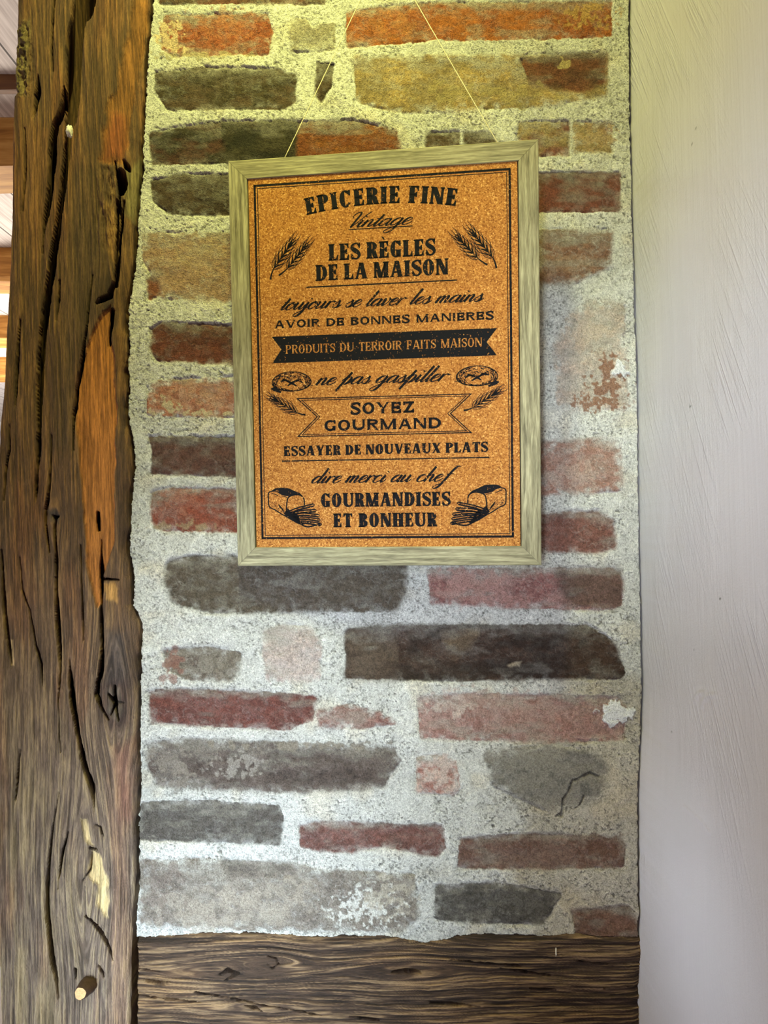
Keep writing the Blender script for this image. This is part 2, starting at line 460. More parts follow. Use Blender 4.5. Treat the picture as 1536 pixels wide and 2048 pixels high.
POST_EDGE = [(-1500, 300), (0, 301), (50, 297), (100, 291), (150, 288), (200, 286), (250, 283), (300, 280), (340, 283), (372, 276), (400, 275), (450, 270),
             (500, 267), (530, 263), (570, 257), (600, 251), (620, 247), (660, 248), (700, 251), (722, 246), (780, 249), (812, 245), (850, 249), (880, 256),
             (920, 260), (950, 259), (980, 255), (1050, 252), (1100, 249), (1130, 256), (1180, 259), (1210, 257), (1222, 265), (1242, 274), (1262, 277),
             (1300, 273), (1400, 272), (1500, 271), (1560, 272), (1600, 270), (1650, 268), (1700, 269), (1750, 270), (1800, 266), (1850, 262), (1900, 261),
             (2048, 259), (6000, 259)]
CORNER = [(-1500, 1255), (0, 1262), (250, 1264), (400, 1268), (500, 1271), (700, 1277), (900, 1280), (1100, 1283), (1250, 1287), (1380, 1288), (1480, 1285),
          (1560, 1280), (1700, 1280), (1820, 1282), (1880, 1281), (2048, 1276), (2500, 1274), (6000, 1274)]
SILL_TOP = [(0, 1874), (262, 1874), (290, 1877), (340, 1874), (430, 1866), (560, 1870), (640, 1876), (700, 1873), (790, 1876), (845, 1888), (900, 1880),
            (930, 1871), (1000, 1870), (1080, 1874), (1145, 1868), (1200, 1877), (1290, 1879), (2000, 1879)]


def lerp_tab(tab, v):
    t = np.array(tab, float); return np.interp(v, t[:, 0], t[:, 1])


def axis(lo, hi, step, far_lo, far_hi, far_step):
    a = [np.arange(far_lo, lo, far_step), np.arange(lo, hi, step), np.arange(hi, far_hi + far_step, far_step)]
    return np.concatenate(a)


def build_masonry():
    PX = 0.0005
    xs = np.arange(at(236, 1024)[0], at(1296, 1024)[0], 1.6 * PX)
    z_lo, z_hi = at(768, 1910)[2], at(768, -40)[2]
    zs = axis(z_lo, z_hi, 1.6 * PX, z_lo, 2.60, 6 * PX)
    X, Z = np.meshgrid(xs, zs)
    px, py = to_px(X, np.zeros_like(X), Z)
    n_edge = fbm(px / 16, py / 16, 1, 4); n_edge2 = fbm(px / 5, py / 5, 2, 2)
    # mortar
    n_big = fbm(px / 120, py / 120, 3, 3); n_mid = fbm(px / 22, py / 22, 4, 4); n_fine = fbm(px / 4.5, py / 4.5, 5, 3, 0.7)
    col = MORTAR[None, None] * (1 + 0.34 * n_big + 0.26 * n_mid + 0.62 * n_fine)[..., None]
    warm = sstep(0.02, 0.3, fbm(px / 60, py / 60, 6, 3))[..., None]
    col = col * (1 - warm) + col * np.array([1.0, 0.95, 0.87]) * warm
    hgt = 0.0024 * n_big + 0.0018 * n_mid + 0.0012 * n_fine
    bare_shade = (sstep(-0.10, 0.22, fbm(px / 90, py / 70, 11, 3) + 0.9 * sstep(900, 1180, px) * sstep(1180, 1480, py) - 0.34))[..., None]
    col = col * (1 - bare_shade) + col * np.array([0.78, 0.73, 0.66]) * bare_shade      # unlimed sandy mortar, plus the corner's weaker light painted in as darker pigment
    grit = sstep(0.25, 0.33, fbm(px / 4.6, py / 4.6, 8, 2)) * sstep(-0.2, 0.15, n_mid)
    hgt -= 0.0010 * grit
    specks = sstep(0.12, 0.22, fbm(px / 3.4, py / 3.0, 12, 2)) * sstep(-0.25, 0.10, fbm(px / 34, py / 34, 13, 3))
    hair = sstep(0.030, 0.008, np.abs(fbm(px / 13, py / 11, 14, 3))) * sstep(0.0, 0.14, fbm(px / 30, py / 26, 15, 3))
    sand_shade = np.clip(0.70 * grit + 0.62 * specks + 0.55 * hair, 0, 0.88)[..., None]
    col = col * (1 - sand_shade) + np.array([0.115, 0.105, 0.090]) * sand_shade          # dark grains, plus the shade of pits and hairlines painted into the lime
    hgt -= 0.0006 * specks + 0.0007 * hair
    for k, (pts, r, s, ca, cb, haze) in enumerate(BRICKS):
        p = np.array(pts, float); lo = p.min(0) - 30; hi = p.max(0) + 30
        rr = np.where((px.min(1) < 1e9) & (py.max(1) > lo[1]) & (py.min(1) < hi[1]))[0]
        cc = np.where((px.max(0) > lo[0]) & (px.min(0) < hi[0]))[0]
        if not len(rr) or not len(cc): continue
        sl = np.s_[rr[0]:rr[-1] + 1, cc[0]:cc[-1] + 1]
        x = px[sl]; y = py[sl]
        c = p.mean(0); size = (p.max(0) - p.min(0)) / 2
        q = c + (p - c) * np.maximum(0.2, 1 - r / size)
        d = poly_sdf(x, y, q) - r
        d = d + 5.5 * n_edge[sl] + 3.2 * n_edge2[sl]
        s = s * (0.22 + 0.9 * sstep(-0.2, 0.25, fbm(x / 45, y / 45, 170 + k, 2)))
        m = sstep(s, -s, d)
        nb = fbm(x / 42 + k * 7.7, y / 24 + k * 3.1, 20 + k, 4); nf = fbm(x / 7, y / 6, 60 + k, 3, 0.7)
        t = sstep(-0.16, 0.16, nb)[..., None]
        bc = lin(ca) * (1 - t) + lin(cb) * t
        ngr = fbm(x / 2.6, y / 2.6, 200 + k, 2)
        if c[0] > 820 and c[1] > 1120 and ca[0] > 110: bc = (bc * 0.72 + bc.mean(-1, keepdims=True) * 0.28) * 1.3
        bc = bc * (1 + 0.75 * nf + 0.35 * nb + 0.55 * ngr)[..., None]
        # grey dust caught on the upper arris and in worn patches
        up = (y - lo[1] - 30) / max(1.0, (hi[1] - lo[1] - 60))
        dust = np.clip(0.75 * sstep(0.34, 0.0, up + 0.5 * fbm(x / 26, y / 12, 230 + k, 3)) + 0.6 * sstep(0.06, 0.26, fbm(x / 60, y / 22, 260 + k, 4)), 0, 1)
        dust = (dust * 0.62 * (0.6 + 1.2 * np.clip(0.5 + nf, 0, 1)))[..., None].clip(0, 0.8)
        grey = np.array([0.27, 0.245, 0.21]) * (0.55 + 0.9 * bc.mean(-1, keepdims=True) / 0.25).clip(0.5, 1.3)
        bc = bc * (1 - dust) + grey * dust
        # lime smeared over the face, heavier towards the joints, plus thin scratches of lime
        hz = haze * (0.35 + 1.5 * sstep(-18, 0, d)) * sstep(-0.12, 0.28, fbm(x / 14, y / 11, 90 + k, 4))
        veins = sstep(0.035, 0.0, np.abs(fbm(x / 20 + k, y / 16, 130 + k, 3))) * 0.28 * sstep(0, 0.3, nb + 0.15)
        hz = np.clip(hz * 1.6 + veins * min(1, haze * 4), 0, 0.95)[..., None]
        bc = bc * (1 - hz) + col[sl] * hz
        col[sl] = col[sl] * (1 - m[..., None]) + bc * m[..., None]
        rel = (0.0003 if haze > .25 else -0.0011) + 0.0022 * nb + 0.0012 * nf
        groove = -0.0016 * np.exp(-(d / 3.0) ** 2) * sstep(-0.05, 0.15, fbm(x / 30, y / 30, 150 + k, 2)) * np.where(s < 5, 1.0, 0.0)
        hgt[sl] = hgt[sl] * (1 - m) + rel * m + groove
    # lime flakes, worn patches and soot on single bricks: centre, reach, pigment, strength, grain size
    for (bx, by, rx, ry, cc_, am, gs) in ((345, 76, 34, 44, (222, 196, 160), .9, 9), (400, 1820, 130, 50, (176, 164, 150), .6, 26), (520, 1800, 120, 50, (178, 166, 152), .6, 24), (735, 1815, 80, 46, (226, 224, 218), .95, 7),
                                      (780, 1790, 60, 50, (196, 186, 170), .7, 12), (330, 1760, 60, 60, (120, 104, 98), .5, 22), (340, 1330, 30, 40, (150, 104, 90), .7, 14), (430, 1330, 50, 24, (158, 150, 138), .6, 10),
                                      (480, 1530, 70, 26, (170, 162, 154), .7, 9), (340, 1530, 50, 50, (150, 140, 130), .7, 16), (600, 1490, 200, 12, (150, 140, 126), .8, 14), (900, 1410, 60, 30, (214, 198, 190), .7, 9),
                                      (1010, 1410, 150, 40, (190, 160, 150), .5, 12), (880, 1540, 30, 40, (216, 196, 186), .8, 10), (330, 815, 40, 22, (206, 190, 158), .9, 10), (420, 826, 60, 12, (206, 190, 158), .9, 9),
                                      (400, 790, 80, 30, (200, 160, 138), .5, 11), (940, 1170, 90, 40, (186, 144, 134), .6, 12), (1128, 128, 30, 16, (196, 176, 124), .8, 16), (1215, 765, 46, 60, (150, 108, 86), .9, 8), (1195, 805, 60, 22, (156, 116, 94), .9, 7), (1180, 660, 60, 50, (206, 186, 168), .6, 14), (960, 190, 200, 30, (178, 160, 110), .6, 18),
                                      (800, 50, 60, 30, (190, 130, 84), .5, 10), (1180, 30, 60, 30, (200, 160, 96), .7, 8), (440, 50, 90, 40, (186, 120, 84), .5, 8), (400, 110, 150, 10, (190, 176, 140), .7, 12),
                                      (1190, 270, 46, 30, (190, 160, 120), .6, 10), (1150, 950, 80, 36, (196, 172, 158), .6, 12), (360, 1000, 60, 30, (178, 120, 100), .5, 9), (360, 1052, 70, 14, (170, 150, 120), .7, 12),
                                      (400, 505, 90, 40, (190, 164, 136), .5, 8), (1080, 1560, 130, 60, (158, 152, 142), .55, 16), (1200, 1700, 60, 40, (110, 76, 60), .5, 14)):
        rr = np.where((py.max(1) > by - ry * 1.6) & (py.min(1) < by + ry * 1.6))[0]; kk = np.where((px.max(0) > bx - rx * 1.6) & (px.min(0) < bx + rx * 1.6))[0]
        if not len(rr) or not len(kk): continue
        sl = np.s_[rr[0]:rr[-1] + 1, kk[0]:kk[-1] + 1]; x = px[sl]; y = py[sl]
        e = np.hypot((x - bx) / rx, (y - by) / ry)
        m = sstep(0.02, 0.12, fbm(x / gs, y / gs, int(bx + by), 4) + 0.34 * (0.75 - e))
        m = (m * am * sstep(1.5, 0.9, e))[..., None]
        c = lin(cc_) * (1 + 0.5 * fbm(x / 3, y / 3, int(bx), 2))[..., None]
        col[sl] = col[sl] * (1 - m) + c * m
    # white paint blot on the pink brick and pale crumbs low in the corner
    for (bx, by, br, seed) in ((1226, 1430, 26, 5), (1262, 1424, 8, 6), (1236, 736, 10, 8)):
        d = np.hypot((px - bx) * 0.95, (py - by)) + 46 * fbm(px / 12, py / 12, 300 + seed, 3)
        m = sstep(br, br - 4, d)[..., None]
        col[:] = col * (1 - m) + np.array([0.80, 0.80, 0.82]) * m; hgt += 0.0012 * m[..., 0]
    # hairline breaks around the flaked grey stone
    for pts in ([(1146, 1556, 1), (1138, 1580, 2), (1126, 1600, 3), (1125, 1622, 4), (1124, 1634, 3)], [(1126, 1628, 2), (1112, 1632, 2)],
                [(1150, 1560, 2), (1180, 1546, 3), (1196, 1552, 2)], [(1168, 1590, 1), (1160, 1610, 2), (1148, 1618, 1)]):
        f, hw = path_field(px, py, [(a + 0, b, w) for a, b, w in pts]); f = f + 4 * n_edge2
        hgt -= 0.006 * sstep(1.5, -1.0, f)
    # ragged borders: against the post, the corner and the sill
    e = lerp_tab(POST_EDGE, py) + 4.5 + 4.0 * sstep(400, 620, py) + 6 * fbm(px / 9, py / 9, 31, 3)
    hgt -= 0.052 * sstep(1.5, -2.0, px - e)
    e2 = lerp_tab(CORNER, py) - 3 + 5 * fbm(px / 9, py / 9, 32, 3)
    hgt -= 0.012 * sstep(-2.0, 2.0, px - e2)
    e3 = lerp_tab(SILL_TOP, px) + 8 * fbm(px / 12, py / 12, 33, 3)
    hgt -= 0.030 * sstep(-2, 2.5, py - e3)
    # strip of bare lime rising gently at the right-hand corner
    verts = np.stack([X, -hgt, Z], -1).reshape(-1, 3)
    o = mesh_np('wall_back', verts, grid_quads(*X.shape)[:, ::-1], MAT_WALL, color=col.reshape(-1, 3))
    struct(o)


build_masonry()
struct(box('wall_inner', (at(255, 0)[0] - 0.0, 0.060, 0.0), (0.30, 0.16, 2.60), MAT_PLASTER))
struct(box('wall_lower', (-0.245, 0.0, 0.0), (0.256, 0.035, at(768, 2300)[2] + 0.001), MAT_PLASTER))


# ------------------------------------------------------------------ oak post
CRACKS = [
    [(168, -400, 34), (168, 0, 40), (163, 22, 38), (157, 31, 27), (151, 61, 30), (146.5, 98, 29), (146, 150, 26), (144, 207, 24), (140, 240, 17), (137, 258, 8), (134, 280, 9),
     (132, 310, 8), (128, 350, 8), (122, 400, 8), (115, 450, 8), (108, 500, 10), (104, 530, 12), (97, 570, 12), (90, 620, 12), (84, 670, 11), (80, 720, 11), (78, 780, 9),
     (77, 830, 7), (76, 880, 5), (74, 930, 4), (71, 980, 3), (70, 1004, 1)],
    [(127, 172, 2), (126, 200, 5), (120, 230, 9), (110, 250, 10), (106, 280, 11), (104, 320, 12), (101, 360, 9), (97, 400, 8), (92, 430, 6), (86, 460, 3), (83, 505, 1)],
    [(108, -300, 3), (107, 0, 2.5), (103, 60, 2.5), (102, 100, 2), (104, 140, 1)], [(75, 150, 2), (74, 185, 6), (70, 215, 5), (66, 232, 1)],
    [(48, 255, 1), (50, 290, 2), (50, 330, 1.5), (47, 380, 2), (44, 420, 1)], [(40, 640, 1), (37, 680, 3), (34, 730, 4), (32, 780, 3), (30, 810, 1)],
    [(245, 318, 3), (251, 330, 8), (256, 338, 3)], [(240, 345, 14), (244, 365, 12), (242, 386, 3)], [(233, 400, 3), (231, 500, 3), (228, 560, 3), (218, 592, 6), (200, 600, 8), (193, 606, 3)],
    [(185, 550, 1), (178, 600, 2), (172, 660, 2), (162, 720, 3), (152, 780, 3), (147, 830, 3), (146, 900, 1)], [(246, 400, 2), (238, 480, 3), (234, 540, 4), (231, 570, 3)],
    [(222, 620, 6), (220, 650, 5), (216, 690, 1)], [(102, 870, 1), (101, 920, 2), (98, 970, 3), (95, 1000, 3.5), (90, 1020, 3.5), (90, 1045, 3), (94, 1080, 3), (97, 1105, 1)],
    [(105, 1031, 2), (110, 1035, 4), (117, 1032, 2)], [(110, 1035, 3), (109, 1060, 3), (112, 1120, 4), (112, 1180, 4), (115, 1240, 5), (119, 1300, 4), (120, 1340, 2), (116, 1400, 2), (118, 1470, 2), (121, 1505, 1)],
    [(199, 1080, 1), (199, 1110, 2), (200, 1140, 5), (202, 1180, 5), (201, 1210, 2), (203, 1250, 4), (204, 1300, 4), (202, 1340, 5), (195, 1365, 5), (193, 1390, 5), (202, 1415, 3), (215, 1440, 2)],
    [(192, 1025, 3), (193, 1045, 3.5), (194, 1060, 3)], [(138, 1320, 1), (140, 1360, 5), (143, 1400, 6), (150, 1440, 5), (158, 1480, 5), (165, 1520, 5), (172, 1545, 5), (182, 1570, 6), (187, 1600, 3), (188, 1622, 1)],
    [(160, 1090, 1), (165, 1240, 2), (167, 1280, 1)], [(2, 1100, 2), (4, 1130, 3), (7, 1190, 4), (12, 1250, 4), (18, 1300, 3), (23, 1330, 1)],
    [(118, 1585, 1), (105, 1650, 2), (97, 1720, 3), (93, 1780, 3.5), (94, 1830, 5), (100, 1890, 5), (105, 1930, 5), (112, 1960, 3.5), (115, 2000, 1)], [(135, 1665, 1), (125, 1700, 3), (117, 1750, 2), (114, 1780, 1)],
    [(38, 1115, 1), (43, 1180, 2), (58, 1220, 1), (70, 1290, 2), (82, 1330, 3), (84, 1370, 2)], [(170, 1832, 2), (190, 1850, 4), (205, 1870, 4), (215, 1890, 2.5), (225, 1920, 1)],
    [(180, 1697, 3), (192, 1700, 3)], [(183, 1705, 1), (180, 1740, 2), (165, 1762, 1)], [(190, 1650, 1), (200, 1655, 2), (205, 1672, 2)],
    [(229, 1372, 2), (229, 1405, 4)], [(216, 1389, 2), (229, 1407, 4)], [(229, 1405, 3), (246, 1406, 2)], [(229, 1408, 3), (220, 1431, 1.5)], [(229, 1408, 4), (236, 1441, 2)],
    [(18, 850, 1), (18, 900, 2), (12, 930, 2.5), (6, 1000, 1)], [(208, 1158, 3), (236, 1160, 2)], [(40, 1500, 1), (34, 1560, 3), (30, 1600, 2)], [(197, 1930, 2), (205, 1945, 3), (208, 1955, 1)],
    [(150, 1940, 3), (149, 1958, 2)], [(228, 320, 2), (236, 380, 3), (240, 440, 2), (236, 500, 2)], [(118, 560, 2), (116, 600, 3), (112, 640, 1)],
]
POST_LEFT = [(-1500, 30), (0, 30), (150, 27), (176, 28), (184, 32), (189, 24), (300, 20), (400, 19), (500, 17), (550, 15), (600, 12), (650, 10), (700, 8), (750, 5), (800, 1),
             (850, -4), (1000, -12), (1400, -14), (1880, -9), (1960, -3), (2048, -1), (6000, -1)]


def build_post():
    PX = 0.0005; Y0 = -0.007
    xs = np.linspace(0, 1, 290)
    z_lo, z_hi = at(0, 2070, Y0)[2], at(0, -30, Y0)[2]
    zs = axis(z_lo, z_hi, 1.35 * PX, 0.0, 2.60, 9 * PX)
    T, Z = np.meshgrid(xs, zs)
    rows_py = to_px(np.zeros_like(zs), np.full_like(zs, Y0), zs)[1]
    fl = lerp_tab(POST_LEFT, rows_py) + 2 * fbm(rows_py / 24, rows_py * 0, 41, 2)
    fr = lerp_tab(POST_EDGE, rows_py) + 5 * fbm(rows_py / 24, rows_py * 0, 42, 2)
    PXg = fl[:, None] + T * (fr - fl)[:, None]
    D = (Y0 - CAM[1]) * math.cos(PITCH) + (zs - CAM[2]) * math.sin(PITCH)
    X = (PXg - 768) / FPX * D[:, None]
    px = PXg; py = np.repeat(rows_py[:, None], len(xs), 1)
    # grain follows the trunk: bend it with a slow warp and around the knots
    gx = px + 13 * fbm(px / 120, py / 420, 43, 2) - 26 * np.sin((py - 250) / 900)
    for kx, ky, kr, amp in ((230, 1405, 55, 30), (108, 1030, 30, 12), (170, 1750, 70, 26), (215, 600, 30, 10)):
        dx, dy = px - kx, (py - ky) / 2.0
        gx = gx + amp * np.sign(dx) * -np.exp(-(dx ** 2 + dy ** 2) / (kr ** 2)) * np.tanh(np.abs(dx) / 8)
    g1 = fbm(gx / 4.2, py / 120, 44, 4, 0.7); g2 = fbm(gx / 16, py / 330, 45, 3); g3 = fbm(gx / 1.9, py / 34, 46, 2)
    patch = fbm(px / 50, py / 150, 47, 4)
    low = sstep(900, 1900, py)[..., None]
    base = lin((96, 71, 49), 1) * (1 - low) + lin((122, 106, 94), 1) * low
    dark = lin((76, 58, 43), 1) * (1 - low) + lin((84, 72, 64), 1) * low
    lite = lin((132, 98, 62), 1) * (1 - low) + lin((160, 142, 116), 1) * low
    t = np.clip(0.5 + 2.0 * g1 + 1.0 * g3, 0, 1)[..., None]
    col = np.where(t < 0.5, dark + (base - dark) * t * 2, base + (lite - base) * (t - 0.5) * 2)
    # pale combed grain at the lower left, grey bloom over the middle
    pale = (sstep(1250, 1850, py) * sstep(190, 60, px) * sstep(-0.1, 0.2, g2 + patch))[..., None] * 0.65
    col = col * (1 - pale) + (lin((166, 146, 112), 1) * (0.55 + 0.9 * np.clip(0.5 + 2 * g1, 0, 1))[..., None]) * pale
    pd = sstep(0.0, 0.28, patch)[..., None] * 0.5
    col = col * (1 - pd * 0.55)
    rb = sstep(0.02, 0.25, fbm(px / 40, py / 200, 48, 3))[..., None] * 0.5
    col = col * (1 - rb) + col * np.array([1.18, 0.88, 0.74]) * rb
    hgt = (0.0018 * g1 + 0.0028 * g2 + 0.0008 * g3) * (1 + 0.7 * low[..., 0])

    def paint(pts, soft, ca, amt=1.0, dh=0.0, warp=6):
        nonlocal col, hgt
        d = poly_sdf(px, py, pts) + warp * 2 * fbm(px / 7, py / 22, 49, 3)
        m = sstep(soft, -soft, d) * amt
        c = lin(ca, 1) * (0.52 + 0.95 * np.clip(0.5 + 2.0 * g1 + 1.0 * g3, 0, 1))[..., None]
        col = col * (1 - m[..., None]) + c * m[..., None]
        hgt = hgt * (1 - 0.5 * m) + dh * m
    paint([(150, 330), (205, 335), (226, 420), (222, 560), (190, 640), (150, 760), (146, 900), (104, 900), (130, 600)], 22, (74, 60, 42), 0.6)
    paint([(60, 240), (100, 260), (92, 420), (70, 560), (52, 420)], 16, (118, 80, 48), 0.5)
    O = (160, 102, 48)
    paint([(222, 606), (206, 622), (190, 652), (170, 694), (158, 750), (151, 800), (152, 850), (158, 900), (165, 1000), (170, 1050), (172, 1120), (178, 1160), (195, 1214), (202, 1205),
           (204, 1150), (212, 1140), (217, 1110), (226, 1090), (228, 1000), (230, 900), (232, 800), (228, 760), (225, 700), (218, 660)], 3, O, 0.95, -0.004, 4)
    paint([(226, 660), (246, 650), (250, 780), (232, 800)], 6, (112, 78, 44), 0.6)
    paint([(266, -200), (264, 20), (256, 70), (242, 110), (236, 170), (216, 215), (206, 280), (200, 322), (246, 330), (252, 300), (258, 260), (266, 200), (278, 120), (290, 60), (304, -200)], 6, (128, 84, 42), 0.85, -0.003)
    paint([(226, 225), (248, 225), (250, 310), (205, 318), (210, 280)], 12, (126, 68, 38), 0.8)
    paint([(206, 1166), (222, 1162), (236, 1178), (236, 1206), (226, 1200), (210, 1200)], 4, (176, 132, 74), 0.75)
    paint([(20, 1278), (26, 1280), (29, 1332), (22, 1330)], 2, (206, 174, 128), 0.85, 0, 2)
    paint([(160, 1636), (172, 1640), (186, 1690), (176, 1690)], 3, (200, 176, 130), 0.8, -.002)
    paint([(184, 1702), (196, 1708), (214, 1760), (216, 1836), (204, 1824), (190, 1806), (196, 1770), (176, 1752)], 4, (204, 180, 132), 0.85, -.002)
    paint([(214, 1262), (250, 1268), (256, 1375), (208, 1370)], 14, (72, 66, 66), 0.7)
    paint([(196, 1370), (256, 1360), (262, 1450), (222, 1462), (196, 1420)], 14, (78, 60, 56), 0.7)
    paint([(214, 1378), (240, 1376), (248, 1420), (234, 1444), (212, 1424)], 6, (104, 92, 80), 0.8)
    paint([(98, 1022), (112, 1016), (120, 1026), (116, 1046), (102, 1042)], 4, (58, 52, 46), 0.85)
    paint([(232, 1500), (262, 1480), (262, 1640), (238, 1640)], 16, (118, 82, 70), 0.7)
    paint([(244, 350), (280, 300), (284, 360), (264, 440), (248, 430)], 8, (122, 112, 76), 0.7)
    paint([(24, 60), (60, 40), (56, 130), (52, 190), (22, 186)], 8, (108, 96, 66), 0.75)
    paint([(214, 400), (232, 440), (226, 520), (214, 500)], 6, (150, 110, 62), 0.5)
    # old bark wrinkles by the upper left edge
    wr = np.exp(-((px - 44) / 15) ** 2) * sstep(30, 60, py) * sstep(200, 180, py)
    hgt += wr * 0.006 * fbm(px / 7 + 0.02 * py, py / 10, 52, 3) * 2
    # torn fibres under the upper worn patch
    tr = np.exp(-((px - 222) / 30) ** 2) * sstep(320, 340, py) * sstep(560, 420, py)
    hgt += tr * 0.009 * fbm(gx / 5, py / 26, 53, 3)
    # checks and shakes
    wob = 2.6 * fbm(px / 24, py / 36, 54, 2)
    for pts in CRACKS:
        p = np.array(pts); w = p[:, 2].max()
        ylo, yhi = p[:, 1].min() - 20, p[:, 1].max() + 20
        rr = np.where((rows_py > ylo) & (rows_py < yhi))[0]
        if not len(rr): continue
        s = np.s_[rr[0]:rr[-1] + 1]
        f, hw = path_field(px[s], py[s], pts); f = f - 0.15 + wob[s] * (0.6 if w < 6 else 1.3)
        depth = np.clip(0.004 + 0.034 * np.maximum(hw - 0.5, 0) ** 1.05, 0.006, 0.122)
        hgt[s] -= depth * sstep(1.3, -1.0, f / np.clip(hw, 1.0, 2.4))
        hgt[s] -= 0.0012 * np.exp(-np.maximum(f, 0) / 5)
    # arrises rounded on both sides
    eR = (fr[:, None] - px); eL = (px - fl[:, None])
    hgt -= 0.010 * np.exp(-np.maximum(eR, 0) / 6) + 0.006 * np.exp(-np.maximum(eL, 0) / 4)
    hgt -= 0.006 * sstep(40, 0, eR) * sstep(900, 300, py)
    # hollow the dowel hole
    X = X - 0.45 * np.maximum(0, -hgt - 0.008)          # splits slanted along the sight line so their unlit depths show black
    front = np.stack([X, Y0 - hgt, Z], -1)
    nr, nc = X.shape
    # flanks run back to a straight rear face
    sides = []
    back_y = 0.13
    L = front[:, 0].copy(); Lb = L.copy(); Lb[:, 1] = back_y
    Rr = front[:, -1].copy(); Rb = Rr.copy(); Rb[:, 1] = back_y
    verts = np.concatenate([front.reshape(-1, 3), Lb, Rb])
    q = grid_quads(nr, nc)[:, ::-1]
    iL = np.arange(nr) * nc; iR = iL + nc - 1; jL = nr * nc + np.arange(nr); jR = jL + nr
    ql = np.stack([iL[:-1], iL[1:], jL[1:], jL[:-1]], -1); qr = np.stack([iR[:-1], jR[:-1], jR[1:], iR[1:]], -1)
    qb = np.stack([jL[:-1], jL[1:], jR[1:], jR[:-1]], -1)
    qt = np.array([[iL[-1], iR[-1], jR[-1], jL[-1]], [iL[0], jL[0], jR[0], iR[0]]])
    c2 = np.concatenate([col.reshape(-1, 3), col[:, 0], col[:, -1]])
    o = mesh_np('timber_post', verts, np.concatenate([q, ql, qr, qb, qt]), MAT_POST, color=c2)
    return tag(o, 'weathered dark oak upright post with long black splits and an orange worn patch', 'wooden post')


post = build_post()


def lump(name, c, r, mat, parent, seed, n=14):
    vs, fs = [], []
    for i in range(n + 1):
        th = math.pi * i / n
        for j in range(n):
            ph = 2 * math.pi * j / n
            d = np.array([math.sin(th) * math.cos(ph), math.sin(th) * math.sin(ph), math.cos(th)])
            k = 1 + 0.9 * float(fbm(np.array([d[0] * 2 + 5]), np.array([d[2] * 2 + d[1] * 1.7 + 3]), seed, 3)[0])
            vs.append((c[0] + d[0] * r[0] * k, c[1] + d[1] * r[1] * k, c[2] + d[2] * r[2] * k))
    for i in range(n):
        for j in range(n):
            a = i * n + j; b = i * n + (j + 1) % n
            fs.append((a, a + n, b + n, b))
    return mesh_py(name, vs, fs, mat, parent, smooth=True)


pl = lump('plaster_crumb', at(139, 263, -0.008), (0.0030, 0.005, 0.0058), MAT_WHITE, post, 3)
pl['label'] = 'cream plaster crumb lodged in the wide split'


